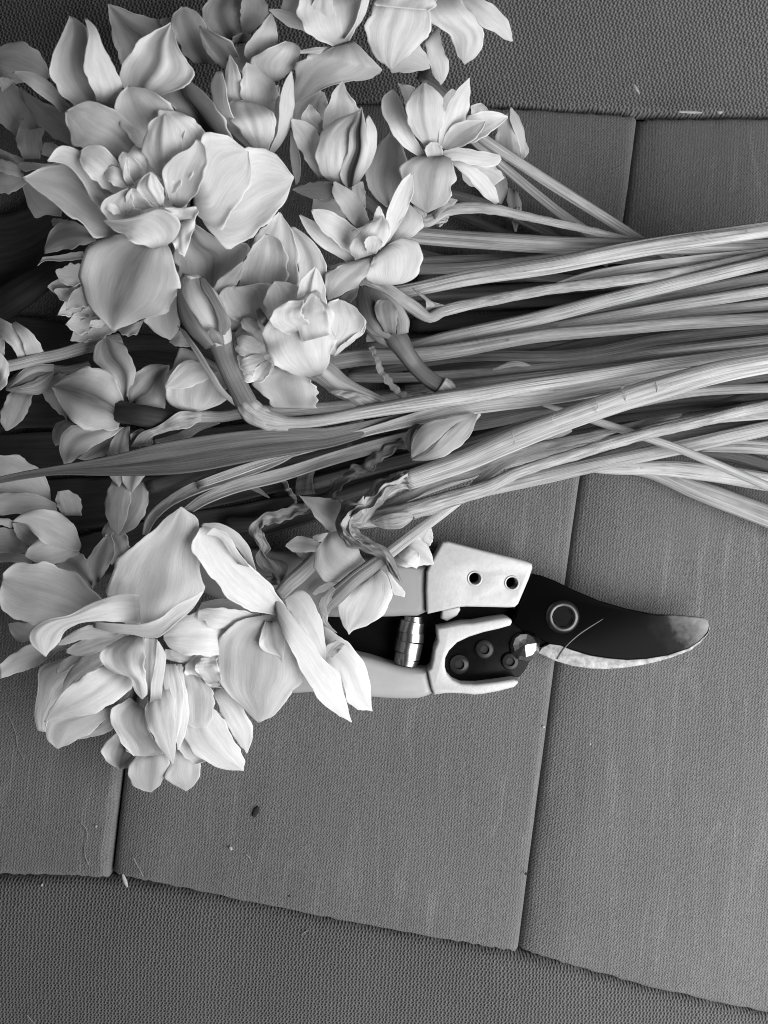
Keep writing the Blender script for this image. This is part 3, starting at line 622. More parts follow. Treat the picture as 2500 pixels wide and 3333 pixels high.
sleaf('D', [(990, 1420), (1080, 1350), (1250, 1275), (1500, 1215), (1659, 1160), 'E', (400, 1190), (620, 1120), (900, 1040), (1150, 980)],
      [(1040, 1435), (1120, 1390), (1280, 1330), (1500, 1275), (1659, 1230), 'E', (420, 1250), (650, 1175), (900, 1110), (1150, 1050)],
      [30, 33, 35, 36, 35, 33, 30], 'second lower leaf with a frayed tip above the lower flower', 'stem', .75, cup=2.0, nv=50)
o13 = T('flower_stem', 'broadest striped stem with white scars, its left end withered and coiled down', 'stem', ('F', 400, 1010, 40), GS)
stem(o13, 'stem', 'E', [(1035, 1268, 104), (1150, 1230, 112), (1350, 1160, 118), (1659, 1045, 122), 'F', (300, 1040, 124), (700, 890, 124), (1100, 760, 124), (1400, 680, 118), (1659, 632, 112), (2100, 560, 112)], [46, 48, 50, 52, 53, 54, 55, 55, 55, 55], M['stem'], flat=.55, ridge=.03, nr=9)
NECK = ['E', (1045, 1262, 96), (990, 1275, 90), (900, 1330, 84), (820, 1400, 96), (755, 1450, 110), (705, 1510, 92), (740, 1575, 80), (810, 1610, 70), 'H', (700, 400, 70), (745, 450, 52), (800, 540, 40), (840, 610, 14)]
NZ = [46, 46, 46, 48, 50, 50, 50, 50, 49, 47, 46, 45]
ribbon(o13, 'withered_strip', 'E', NECK, NZ, off=.22, scale=.75, dz=2, twist=4, nv=130, wrinkle=1.2).color = (.75, .75, .75, 1)
ribbon(o13, 'withered_strip', 'E', NECK, NZ, off=-.24, scale=.7, dz=1.6, twist=4, nv=130, wrinkle=1.2).color = (.6, .6, .6, 1)
ribbon(o13, 'withered_strip', 'E', NECK[:8], NZ[:7], off=0.0, scale=.5, dz=4, twist=3, nv=130, wrinkle=1.2).color = (.85, .85, .85, 1)
stem(o13, 'withered_neck', 'E', [(1045, 1262, 96), (990, 1275, 90), (900, 1330, 84), (820, 1400, 96), (755, 1450, 110), (705, 1510, 92), (740, 1575, 80), (810, 1610, 40)], [46, 46, 46, 47, 47, 47, 47, 47], M['dry'], flat=.4, wrinkle=.08, nv=150, ns=22, ridge=.12, nr=7, twist=9)
blade(o13, 'withered_flap', 'E', [(705, 1500), (740, 1420), (800, 1352)], [(790, 1500), (815, 1430), (802, 1350)], [50, 53, 56], cup=-3, mat=M['dry'], wrinkle=.5, thick=.4)
for sx, sy in ((270, 1030), (490, 935), (720, 860), (870, 800), (1050, 760), (1400, 680), (1560, 640)):
    SEED[0] += 1; rr = random.Random(SEED[0]); pts = [(sx + rr.uniform(-14, 14) + 4 * i, sy - 40 + 16 * i, rr.uniform(3, 6)) for i in range(6)]
    stem(o13, 'scar', 'F', pts, [54.6, 56.0, 56.8, 57.0, 56.6, 55.6], M['pale_crumb'], ns=6, wrinkle=.2, nv=30)
solo('F', [(900, 860, 50), (1250, 790, 52), (1659, 768, 52), (2100, 760, 52)], [30, 31, 32, 32], 'short bright stem showing under the broadest stem at the right edge')
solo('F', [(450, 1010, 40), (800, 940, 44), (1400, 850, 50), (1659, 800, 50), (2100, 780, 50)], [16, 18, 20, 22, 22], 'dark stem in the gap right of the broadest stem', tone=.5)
solo('E', [(1000, 1370, 50), (1300, 1260, 60), (1659, 1180, 66), 'F', (300, 1155, 66), (800, 1060, 64), (1200, 955, 60), (1659, 905, 62), (2100, 880, 60)], [24, 28, 31, 33, 34, 34, 34, 34], 'pale stem behind the thin diagonal stem, below the broadest stem')
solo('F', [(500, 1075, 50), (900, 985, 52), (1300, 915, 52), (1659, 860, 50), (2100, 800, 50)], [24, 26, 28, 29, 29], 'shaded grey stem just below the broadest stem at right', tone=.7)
solo('E', [(700, 1520, 20), (840, 1480, 84), (1020, 1440, 96), (1250, 1370, 86), (1480, 1300, 76), (1659, 1255, 68), 'F', (300, 1225, 62), (600, 1130, 60), (900, 1040, 60), (1300, 945, 58), (1659, 862, 60), (2100, 790, 60)], [44, 46, 46, 45, 44, 43, 43, 44, 45, 45, 45, 45], 'bright stem with a crumpled dry left end crossing over the thin stem', 'dry', 1.0, nv=150, ns=20, wrinkle=.035, flat=.7, ridge=.08)
sleaf('E', [(840, 1490), (930, 1450), (1040, 1440), (1080, 1460)], [(850, 1500), (900, 1525), (1000, 1525), (1075, 1475)], [49, 52, 53, 51], 'torn papery flap on the crumpled stem end', 'dry', .9, name='papery_sliver', cat='plant scrap', wrinkle=.15)
solo('E', [(860, 1420, 40), (1000, 1370, 56), (1200, 1270, 56), (1400, 1220, 56), (1659, 1150, 60), 'F', (300, 1120, 60), (700, 1030, 52), (1150, 930, 50), (1659, 870, 50), (2100, 830, 50)], [40, 41, 40, 38, 35, 31, 27, 24, 22, 22], 'thin crumpled stem tucked under the broadest stem at its left end', 'dry', .85, wrinkle=.06, nv=90)
solo('F', [(400, 840, 20), (520, 880, 30), (740, 950, 42), (960, 1022, 44), (1200, 1105, 46), (1659, 1300, 46), (2100, 1500, 46)], [36, 37, 38, 38, 38, 38, 38], 'thin stem slanting down to the right across the others', flat=.85)
solo('F', [(-500, 1480, 70), (0, 1345, 76), (400, 1255, 84), (760, 1175, 84), (1200, 1085, 84), (1659, 985, 84), (2100, 900, 84)], [22, 24, 26, 27, 28, 28, 28], 'lowest long stem bordering the bare fabric', flat=.7)
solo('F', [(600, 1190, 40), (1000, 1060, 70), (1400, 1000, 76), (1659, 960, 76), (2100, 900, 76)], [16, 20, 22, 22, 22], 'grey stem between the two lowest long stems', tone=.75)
solo('F', [(640, 1195, 40), (800, 1205, 56), (1100, 1200, 84), (1400, 1235, 96), (1659, 1275, 100), (2100, 1340, 100)], [18, 18, 17, 16, 15, 14], 'wide stem turning off to the lower right, upper of two')
solo('F', [(860, 1195, 60), (1040, 1220, 84), (1250, 1306, 104), (1500, 1400, 116), (1659, 1460, 120), (2100, 1640, 120)], [7, 7, 9, 9, 9, 9], 'lowest wide stem leaving at the lower right over the fabric')
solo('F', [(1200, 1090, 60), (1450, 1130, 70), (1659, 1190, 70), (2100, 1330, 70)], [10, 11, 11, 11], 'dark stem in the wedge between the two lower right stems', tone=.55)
solo('F', [(1300, 1090, 40), (1500, 1080, 76), (1659, 1090, 80), (2100, 1120, 80)], [14, 16, 16, 16], 'pale stem reaching the right edge above the wedge', tone=.9)
solo('C', [(60, 700, 56), (150, 770, 58), (500, 1000, 60), (800, 1190, 58), (990, 1310, 56), (1300, 1480, 54)], [28, 28, 27, 26, 26, 24], 'upper of two slanting stems below the star flower')
solo('C', [(20, 710, 50), (120, 800, 52), (330, 985, 54), (560, 1170, 54), (800, 1330, 54)], [26, 25, 24, 23, 22], 'lower of two slanting stems below the star flower')
# dry ribbons and scraps
def sribbon(crop, pts, z, label, tone=1.0, group='withered ribbon leaves', name='withered_ribbon', cat='leaf', **kw):
    o = ribbon(None, name, crop, pts, z, **kw); me = o.data; c = sum((v.co for v in me.vertices), Vector()) / len(me.vertices)
    me.transform(Matrix.Translation(-c)); o.location = c; o.color = (tone, tone, tone, 1)
    return tag(o, label, cat, group)
sribbon('E', [(500, 1400, 62), (420, 1435, 64), (300, 1470, 64), (245, 1485, 60), (225, 1530, 62), (250, 1600, 62), (250, 1659, 60), 'G', (1420, 370, 60), (1500, 420, 64), (1500, 470, 70), (1440, 480, 40)], [26, 28, 30, 32, 32, 30, 28, 26, 26, 25, 24], 'withered ribbon leaf folded sharply beside the lower flower', .6)
sribbon('E', [(1020, 1060, 50), (900, 1130, 58), (780, 1210, 62), (690, 1265, 60), (640, 1310, 50), (630, 1370, 44), (690, 1400, 30)], [32, 34, 36, 37, 36, 34, 30], 'withered ribbon leaf hooking over in the middle of the hollow', .65)
sribbon('E', [(845, 545, 26), (865, 600, 28), (900, 680, 34), (960, 760, 34), (1020, 815, 44), (1060, 840, 50)], [40, 42, 43, 44, 44, 44], 'thin curled dry shred hanging below the side-lying bud', 1.0)
sribbon('E', [(320, 1180, 10), (370, 1270, 24), (420, 1350, 22), (440, 1390, 10)], [30, 32, 32, 30], 'small dry shred in the dark hollow', .8)
sleaf('E', [(430, 1350), (440, 1250), (490, 1180)], [(540, 1340), (530, 1250), (560, 1180)], [20, 22, 22], 'dark curled dry leaf in the hollow under the long leaf', 'dry', .35, name='withered_ribbon', group='withered ribbon leaves', cup=-3, wrinkle=.3)
sleaf('E', [(130, 1300), (200, 1320), (290, 1365)], [(160, 1290), (230, 1300), (295, 1355)], [22, 22, 20], 'short pale leaf stub at the left of the dark hollow', 'dry', .5, name='withered_ribbon', group='withered ribbon leaves')
# ------------------------------------------------------------------ the daffodils
GF = 'daffodil heads in the bunch'; GB = 'daffodil buds'
def P(t, crop, L, R, z, cup=0, **kw): return blade(t, kw.pop('name', 'petal'), crop, L, R, z, cup, **kw)

def inner(t, crop, spots, z0, z1, seed):
    """short ruffled petals of a double flower's heart: (base x, base y, tip x, tip y, width)"""
    rnd = random.Random(seed)
    for bx, by, tx, ty, wd in spots:
        dx, dy = tx - bx, ty - by; n = math.hypot(dx, dy); px, py = -dy / n, dx / n; h = wd / 2; k = rnd.uniform(-.2, .2) * n
        L_ = [(bx + px * h * .3, by + py * h * .3), (bx + dx * .45 + px * (h + k * .3), by + dy * .45 + py * (h + k * .3)), (bx + dx * .85 + px * (h * .8 + k), by + dy * .85 + py * (h * .8 + k)), (tx + px * (h * .15 + k), ty + py * (h * .15 + k))]
        R_ = [(bx - px * h * .3, by - py * h * .3), (bx + dx * .45 - px * (h - k * .3), by + dy * .45 - py * (h - k * .3)), (bx + dx * .85 - px * (h * .8 - k), by + dy * .85 - py * (h * .8 - k)), (tx - px * (h * .15 - k), ty - py * (h * .15 - k))]
        zz = z1 + rnd.uniform(-2, 2)
        P(t, crop, L_, R_, [z0, (z0 + zz) / 2 + 2, zz, zz - rnd.uniform(-1, 2)], rnd.choice((-1.5, 2, 3)), ruf=1.0, edge=1.2, crease=rnd.uniform(-.5, .3), und=.6)

# --- large double flower at the upper left (nearest the camera)
f = T('daffodil', 'largest double daffodil facing up at the upper left, wide open', 'daffodil', ('A', 830, 1060, 45), GF)
P(f, 'A', [(330, 610), (270, 545), (190, 490), (120, 430), (66, 392)], [(390, 598), (280, 460), (235, 420), (160, 385), (72, 388)], [78, 82, 84, 82], 3)
P(f, 'A', [(420, 800), (280, 740), (190, 650), (140, 560), (118, 490)], [(440, 660), (350, 600), (300, 582), (220, 545), (120, 486)], [72, 72, 70, 66], -3, tilt=4)
P(f, 'A', [(420, 590), (310, 480), (272, 400), (275, 320), (300, 260), (345, 170), (372, 85)], [(600, 575), (560, 470), (520, 390), (490, 310), (478, 220), (468, 150), (400, 92)], [82, 88, 91, 92, 90], 5, crease=1)
P(f, 'A', [(530, 560), (480, 440), (452, 370), (452, 310), (470, 250), (480, 180), (455, 100)], [(612, 572), (665, 490), (640, 400), (600, 330), (560, 250), (520, 150), (470, 95)], [85, 92, 96, 97, 95], -3, tilt=-3)
P(f, 'A', [(680, 500), (648, 400), (690, 310), (740, 240), (810, 175), (870, 150), (920, 122)], [(860, 520), (1030, 450), (1053, 390), (1020, 340), (970, 280), (945, 200), (928, 126)], [76, 80, 84, 84, 82], 3, crease=-2.5, und=1.4)
P(f, 'A', [(1000, 660), (930, 570), (860, 500), (880, 455), (920, 435), (965, 422)], [(1280, 800), (1240, 720), (1190, 610), (1130, 530), (1080, 480), (1030, 440), (972, 424)], [66, 72, 73, 70, 66], 4, tilt=5, rib=.75)
P(f, 'A', [(620, 880), (500, 810), (405, 790), (375, 720), (352, 650), (352, 605)], [(800, 820), (740, 700), (630, 600), (540, 555), (440, 553), (362, 598)], [80, 88, 92, 93, 92], 3, tilt=1, crease=-.6)
P(f, 'A', [(780, 860), (700, 740), (628, 620), (620, 560), (650, 500), (690, 466)], [(960, 840), (1010, 720), (960, 620), (890, 540), (810, 485), (700, 463)], [80, 87, 90, 91, 90], 4, tilt=-1)
P(f, 'A', [(930, 840), (900, 740), (850, 640), (860, 590)], [(1130, 800), (1110, 715), (1040, 640), (960, 600)], [80, 87, 91, 91], 2, tilt=-2)
P(f, 'A', [(660, 1270), (540, 1287), (450, 1220), (360, 1145), (260, 1075), (180, 1010), (122, 964)], [(640, 1120), (520, 1000), (430, 920), (350, 880), (260, 895), (190, 922), (124, 958)], [78, 81, 84, 85], 4, tilt=-1, rib=.2)
P(f, 'A', [(600, 1190), (520, 1110), (460, 1010), (400, 915), (330, 880), (258, 878)], [(650, 1060), (610, 1000), (540, 930), (470, 850), (390, 790), (310, 795), (258, 866)], [82, 88, 92, 95, 95], 3, tilt=2)
P(f, 'A', [(660, 1080), (560, 1010), (480, 945), (430, 880), (432, 855)], [(720, 1010), (690, 960), (630, 870), (550, 790), (480, 780), (436, 815)], [84, 91, 96, 98, 97], 4, tilt=2)
P(f, 'A', [(690, 1010), (660, 930), (640, 850), (665, 820)], [(760, 960), (770, 915), (720, 850), (672, 820)], [88, 95, 99, 99], 2)
P(f, 'A', [(700, 1010), (668, 960), (672, 900), (684, 850)], [(730, 1000), (702, 950), (694, 900), (688, 850)], [90, 96, 101, 102], 1)
P(f, 'A', [(880, 980), (800, 880), (768, 790), (790, 700), (840, 630), (880, 616)], [(900, 980), (980, 870), (990, 800), (975, 720), (940, 650), (890, 616)], [85, 94, 100, 103, 103], -5, tilt=0, crease=-1)
P(f, 'A', [(930, 1110), (888, 1000), (885, 900), (950, 840), (1030, 800), (1060, 755)], [(970, 1130), (1060, 1050), (1095, 960), (1118, 860), (1108, 790), (1070, 752)], [84, 92, 98, 101, 101], 6, tilt=-2)
P(f, 'A', [(900, 1080), (890, 960), (905, 900), (930, 860)], [(1000, 1040), (1040, 930), (1060, 880), (1040, 860)], [86, 94, 97, 97], 4)
P(f, 'A', [(860, 1120), (800, 1085), (735, 1015), (765, 960), (812, 930)], [(882, 1115), (885, 1040), (860, 980), (820, 930)], [88, 94, 98, 99], -2, crease=-1.2, und=1.5)
P(f, 'A', [(650, 1215), (590, 1190), (540, 1112), (600, 1060), (690, 1018)], [(700, 1170), (720, 1130), (720, 1080), (700, 1020)], [84, 91, 96, 97], 4)
P(f, 'A', [(690, 1150), (680, 1080), (690, 1040), (710, 1020)], [(830, 1120), (790, 1080), (760, 1050), (720, 1015)], [88, 93, 97, 98], 3, und=1.5)
P(f, 'A', [(620, 1190), (640, 1150), (700, 1120)], [(700, 1210), (740, 1170), (790, 1140)], [84, 88, 91], 3, edge=2)
P(f, 'A', [(840, 1345), (740, 1315), (640, 1258), (590, 1220), (552, 1188)], [(860, 1338), (930, 1310), (980, 1225), (930, 1160), (890, 1120), (790, 1150), (700, 1180), (620, 1195), (560, 1186)], [86, 93, 96, 95, 93], 4, tilt=0, nu=14)
P(f, 'A', [(930, 1240), (925, 1290), (950, 1350), (990, 1385)], [(1010, 1180), (1060, 1150), (1050, 1220), (1020, 1320), (995, 1385)], [82, 86, 87, 86], -2, und=2, ruf=2)
P(f, 'A', [(880, 1200), (900, 1150), (890, 1120)], [(1000, 1190), (1060, 1170), (1065, 1120), (1000, 1130)], [84, 88, 90], 2, und=2, ruf=2)
P(f, 'A', [(760, 1270), (560, 1275), (465, 1340), (432, 1450), (440, 1560), (480, 1650), (540, 1720), (605, 1785)], [(890, 1300), (935, 1380), (962, 1480), (962, 1570), (930, 1650), (860, 1700), (780, 1720), (700, 1750), (615, 1788)], [84, 84, 80, 74, 66, 60], -7, nu=18, nv=28, rib=.45, crease=-.3)
P(f, 'A', [(1040, 1020), (1080, 900), (1085, 780), (1110, 720), (1200, 722), (1280, 770), (1335, 815)], [(1050, 1150), (1110, 1200), (1180, 1238), (1270, 1130), (1345, 1010), (1358, 920), (1340, 820)], [84, 86, 86, 84, 82], 3, tilt=-3, nu=16)
P(f, 'A', [(1060, 1000), (1150, 880), (1300, 830), (1380, 788), (1470, 820), (1540, 890), (1585, 955)], [(1080, 1160), (1130, 1250), (1240, 1338), (1330, 1310), (1410, 1225), (1530, 1110), (1588, 965)], [74, 76, 75, 73, 71], 3, tilt=-3, nu=16)
P(f, 'A', [(960, 1220), (940, 1320), (950, 1450), (985, 1560), (1100, 1640)], [(1060, 1210), (1200, 1300), (1345, 1310), (1310, 1420), (1180, 1560)], [72, 68, 62, 56, 52], -3, rib=.5, tilt=3)
P(f, 'A', [(900, 1640), (830, 1700), (780, 1722), (830, 1790), (912, 1835)], [(990, 1500), (1000, 1600), (990, 1700), (960, 1790), (920, 1835)], [56, 53, 50, 47], -3)
stem(f, 'stem', 'A', [(880, 1150, 60), (900, 1200, 60), (960, 1280, 60)], [76, 50, 20], M['green'])
lathe(f, 'trumpet', W(*nat('A', 840, 1120)[:2], 70), (0, 0, 1), [(4, 0), (8, 4), (12, 8), (14, 13)], M['petal'])

inner(f, 'A', [(740, 1000, 560, 930, 100), (770, 960, 720, 790, 90), (690, 1120, 560, 1110, 100), (860, 1050, 990, 930, 120)], 84, 95, 5)
# --- flowers at the top
f = T('daffodil', 'dim daffodil at the top edge, left of the others, with a dark pointed petal', 'daffodil', ('A', 1000, 250, 10), GF)
P(f, 'A', [(720, 400), (640, 320), (610, 200), (590, 100), (583, 22)], [(860, 250), (880, 110), (800, 95), (730, 75), (660, 45), (588, 22)], [26, 28, 30, 34], 2, tilt=3, rib=.5)
P(f, 'A', [(1050, 345), (980, 270), (935, 170), (922, 95), (975, 38)], [(1170, 345), (1150, 220), (1110, 130), (1060, 60), (1010, 33)], [34, 40, 44, 44], -3, rib=.3)
P(f, 'A', [(1200, 230), (1120, 150), (1085, 60), (1160, -30)], [(1320, 220), (1310, 100), (1300, -30)], [36, 42, 44, 42], -3, rib=.4)
P(f, 'A', [(1310, 190), (1300, 80), (1310, -30)], [(1370, 170), (1450, 70), (1420, -30)], [38, 46, 48], -3, tilt=-3)
P(f, 'A', [(860, 130), (865, 105), (900, 95)], [(900, 180), (920, 130), (915, 98)], [33, 35, 36], 1)
P(f, 'A', [(1180, 340), (1080, 330), (1050, 280)], [(1200, 230), (1160, 190), (1090, 200)], [28, 30, 30], 2)
f = T('daffodil', 'half open daffodil standing behind the tulip-shaped bloom, with a dark narrow petal at its left', 'daffodil', ('A', 1380, 330, 10), GF)
P(f, 'A', [(1200, 370), (1120, 290), (1085, 210), (1073, 142)], [(1300, 340), (1255, 235), (1180, 190), (1080, 142)], [42, 48, 52, 52], 2, tilt=4, rib=.3)
P(f, 'A', [(1350, 360), (1320, 260), (1390, 165), (1460, 72)], [(1450, 350), (1497, 230), (1492, 140), (1472, 72)], [46, 52, 57, 58], -2, tilt=-2)
P(f, 'A', [(1470, 445), (1400, 400), (1350, 330), (1440, 270), (1545, 222)], [(1500, 440), (1590, 370), (1622, 285), (1605, 235), (1552, 222)], [46, 53, 57, 57], -3, tilt=-2)
P(f, 'A', [(1330, 420), (1240, 330), (1230, 270), (1330, 240)], [(1430, 440), (1440, 360), (1400, 270)], [44, 48, 50], 2, tilt=3)
P(f, 'A', [(1250, 240), (1260, 200), (1300, 180)], [(1350, 230), (1360, 200), (1330, 175)], [44, 47, 48], 2, rib=.4)
f = T('daffodil', 'upright pale daffodil at the top edge with one wide petal hanging below it', 'daffodil', ('B', 520, 260, 10), GF)
P(f, 'B', [(490, 250), (330, 175), (230, 140), (160, 90), (120, 55)], [(520, 230), (420, 150), (310, 95), (210, 55), (126, 48)], [60, 66, 68, 68], 3, tilt=2)
P(f, 'B', [(470, 250), (330, 180), (285, 90), (300, -30)], [(560, 220), (610, 110), (625, 0), (560, -60)], [62, 72, 76, 76], 5, nu=14)
P(f, 'B', [(380, 200), (340, 100), (380, -30)], [(480, 220), (490, 100), (460, -30)], [64, 74, 78], -2)
P(f, 'B', [(530, 220), (590, 130), (618, 40), (640, -50)], [(560, 200), (640, 90), (668, 0), (665, -50)], [64, 72, 77, 78], 2, tilt=-3)
P(f, 'B', [(480, 265), (400, 285), (290, 288)], [(470, 250), (380, 255), (290, 272)], [58, 60, 60], -1)
P(f, 'B', [(470, 255), (380, 290), (290, 320), (262, 420), (252, 552)], [(580, 220), (640, 260), (690, 350), (760, 385), (700, 400), (688, 435), (560, 440), (430, 470), (340, 535), (262, 553)], [60, 60, 57, 54, 52], -5, nu=18, nv=26)
P(f, 'B', [(190, 60), (220, -40), (300, -60)], [(270, 100), (300, 40), (320, -60)], [50, 52, 52], 2)
f = T('daffodil', 'drooping pale daffodil at the top edge with finger-like petals over the coarse fabric', 'daffodil', ('B', 950, 60, 10), GF)
P(f, 'B', [(820, -60), (690, 20), (655, 110), (655, 210), (700, 310), (778, 372)], [(930, -40), (1010, 100), (1005, 150), (960, 220), (870, 310), (785, 380)], [66, 68, 66, 62, 58], -5, tilt=-1, crease=-.8, nu=16)
P(f, 'B', [(930, 0), (940, 60), (1000, 120), (1060, 160), (1112, 195), (1130, 280), (1180, 348)], [(1150, -20), (1230, 90), (1285, 170), (1282, 240), (1250, 300), (1184, 348)], [66, 66, 62, 58, 52], -5, und=1.3, nu=16)
P(f, 'B', [(1120, -20), (1220, 90), (1290, 155), (1345, 170), (1390, 212), (1435, 222)], [(1200, -40), (1290, 0), (1360, 45), (1410, 105), (1440, 190), (1441, 222)], [64, 64, 60, 54], -4, und=1.3)
P(f, 'B', [(810, 340), (772, 385), (860, 393), (990, 372)], [(870, 300), (930, 245), (970, 290), (998, 362)], [54, 54, 52, 50], -2)
P(f, 'B', [(970, 230), (985, 320), (1010, 400), (1050, 456)], [(1040, 140), (1060, 250), (1097, 330), (1082, 420), (1056, 456)], [52, 50, 48, 44], -3)
P(f, 'B', [(760, -60), (700, -40), (690, 30)], [(960, -80), (1060, -40), (1000, 60)], [70, 72, 72], -3)
stem(f, 'stem', 'B', [(985, 285, 60), (990, 360, 60), (960, 420, 70), (1030, 470, 70), (1120, 560, 60), (1250, 720, 56)], [44, 38, 30, 24, 20, 16], M['green'])

# --- tulip-shaped bloom
f = T('daffodil', 'tulip-shaped daffodil bloom, closed petals pointing up, right of the largest flower', 'daffodil', ('A', 1420, 800, 20), GF)
P(f, 'A', [(1300, 620), (1215, 530), (1212, 420), (1236, 295)], [(1340, 600), (1310, 480), (1290, 380), (1242, 296)], [62, 70, 75, 77], -2, tilt=2)
P(f, 'A', [(1310, 600), (1300, 470), (1310, 380), (1330, 338)], [(1500, 640), (1508, 500), (1440, 400), (1340, 338)], [62, 70, 74, 75], -3, tilt=-2)
P(f, 'A', [(1380, 560), (1440, 480), (1500, 460)], [(1440, 620), (1510, 560), (1506, 470)], [60, 66, 68], 2)
P(f, 'A', [(1345, 808), (1230, 700), (1160, 590), (1138, 450), (1165, 388)], [(1400, 800), (1300, 690), (1235, 580), (1222, 470), (1195, 384)], [56, 66, 74, 77, 77], -4, tilt=3)
P(f, 'A', [(1450, 828), (1500, 710), (1512, 580), (1530, 460), (1572, 386)], [(1480, 830), (1550, 730), (1586, 610), (1588, 460), (1580, 385)], [56, 65, 73, 77, 77], -3, tilt=-4)
P(f, 'A', [(1380, 812), (1300, 720), (1220, 590), (1245, 542), (1310, 545)], [(1445, 820), (1480, 730), (1490, 640), (1440, 575), (1330, 546)], [58, 70, 75, 73, 71], -5, crease=-.6, nu=16)
P(f, 'A', [(1430, 825), (1470, 700), (1480, 600), (1490, 540)], [(1460, 828), (1515, 700), (1520, 600), (1505, 540)], [56, 64, 68, 68], -1)
stem(f, 'stem', 'A', [(1420, 800, 80), (1440, 860, 70), (1520, 930, 60)], [54, 40, 20], M['green'])

# --- cup-shaped bloom with dark streak
f = T('daffodil', 'cup-shaped daffodil bloom with a dark streak down its front right petal', 'daffodil', ('B', 520, 1000, 15), GF)
P(f, 'B', [(430, 720), (412, 650), (450, 560), (480, 480), (522, 438)], [(620, 680), (622, 600), (590, 550), (550, 500), (527, 440)], [58, 63, 66, 66], 3)
P(f, 'B', [(330, 700), (250, 640), (262, 560), (400, 490)], [(480, 700), (450, 600), (430, 500)], [46, 50, 52], 2)
P(f, 'B', [(400, 720), (295, 645), (320, 600), (343, 563)], [(440, 700), (410, 640), (380, 600), (348, 563)], [56, 62, 66, 66], 2)
P(f, 'B', [(390, 960), (320, 860), (262, 750), (240, 648)], [(450, 960), (395, 820), (400, 720), (330, 660), (246, 638)], [54, 62, 67, 69], -4, tilt=1)
P(f, 'B', [(585, 1000), (640, 890), (655, 760), (652, 640)], [(610, 985), (685, 870), (712, 760), (700, 680), (665, 620)], [54, 62, 68, 69], -3, tilt=-3)
P(f, 'B', [(475, 992), (395, 930), (378, 830), (400, 730), (460, 660), (600, 600)], [(530, 1000), (570, 880), (575, 740), (610, 640), (622, 590)], [56, 68, 73, 73, 71], -6, nu=16)
P(f, 'B', [(545, 1018), (500, 930), (530, 860), (560, 800), (555, 710), (600, 640), (622, 578)], [(585, 1002), (640, 910), (660, 800), (652, 690), (628, 578)], [57, 68, 74, 75, 73], -4, rib=1.1, crease=1.0)
P(f, 'B', [(475, 1060), (440, 1095), (340, 1065), (250, 1028)], [(470, 985), (400, 978), (320, 995), (252, 1018)], [44, 44, 43, 42], -2)
P(f, 'B', [(575, 1020), (590, 1090), (640, 1130)], [(610, 980), (640, 1040), (645, 1120)], [46, 44, 40], -2)
P(f, 'B', [(760, 1120), (660, 1020), (650, 920), (700, 800), (780, 715)], [(790, 1110), (875, 900), (850, 800), (785, 712)], [32, 36, 38, 38], 2, tilt=2, rib=.3)
P(f, 'B', [(240, 700), (240, 850), (270, 1000)], [(262, 690), (300, 900), (290, 980)], [46, 44, 40], 1, und=1)
stem(f, 'stem', 'B', [(540, 1010, 80), (640, 1080, 70), (780, 1180, 64), (930, 1280, 60)], [54, 34, 22, 18], M['green'])

# --- star flower in the upper right of the bunch
f = T('daffodil', 'star-shaped daffodil nearest the upper seam, with one broad petal hanging down in front', 'daffodil', ('B', 1030, 840, 15), GF)
P(f, 'B', [(870, 600), (845, 500), (820, 448)], [(930, 560), (905, 470), (850, 460)], [48, 54, 56], 2, ruf=1.5)
P(f, 'B', [(1080, 620), (1060, 540), (1110, 482)], [(1150, 560), (1150, 510), (1118, 480)], [48, 52, 54], 2)
P(f, 'B', [(950, 850), (850, 790), (775, 690), (735, 590), (738, 520), (790, 485)], [(965, 830), (900, 720), (862, 620), (840, 550), (800, 485)], [52, 57, 61, 61, 59], 3, tilt=1)
P(f, 'B', [(980, 810), (900, 710), (862, 610), (890, 510), (955, 444)], [(1035, 800), (1062, 690), (1072, 570), (1035, 490), (965, 443)], [54, 62, 68, 70, 69], -4, crease=-1.0, tilt=-1)
P(f, 'B', [(1040, 800), (1050, 690), (1080, 590), (1130, 500), (1208, 420)], [(1110, 770), (1180, 670), (1208, 560), (1212, 425)], [54, 62, 66, 67], -3, tilt=-2)
P(f, 'B', [(1150, 720), (1215, 620), (1300, 600), (1360, 605), (1414, 630)], [(1140, 790), (1250, 760), (1340, 700), (1416, 636)], [54, 60, 62, 60], 4, tilt=-1)
P(f, 'B', [(1050, 800), (1095, 700), (1180, 652), (1290, 650)], [(1090, 810), (1200, 775), (1270, 710), (1295, 655)], [54, 60, 64, 65], 4)
P(f, 'B', [(1040, 830), (1120, 795), (1250, 812), (1372, 835)], [(1050, 858), (1150, 870), (1250, 895), (1350, 900), (1382, 860)], [53, 54, 52, 49], -2)
P(f, 'B', [(1100, 870), (1190, 950), (1270, 1045), (1345, 1105)], [(1140, 850), (1250, 910), (1340, 1000), (1368, 1090)], [48, 46, 42, 38], -3)
P(f, 'B', [(970, 840), (860, 870), (828, 930), (850, 1010), (895, 1095), (975, 1145)], [(1110, 840), (1126, 920), (1122, 1020), (1090, 1090), (985, 1148)], [53, 56, 54, 49, 42], -5, rib=.22, nu=16, nv=24)
P(f, 'B', [(980, 850), (970, 800), (1000, 770)], [(1060, 840), (1060, 800), (1030, 770)], [54, 58, 60], 2)
P(f, 'B', [(1150, 900), (1200, 1000), (1330, 1010)], [(1220, 880), (1350, 900), (1400, 960)], [30, 28, 26], 2)
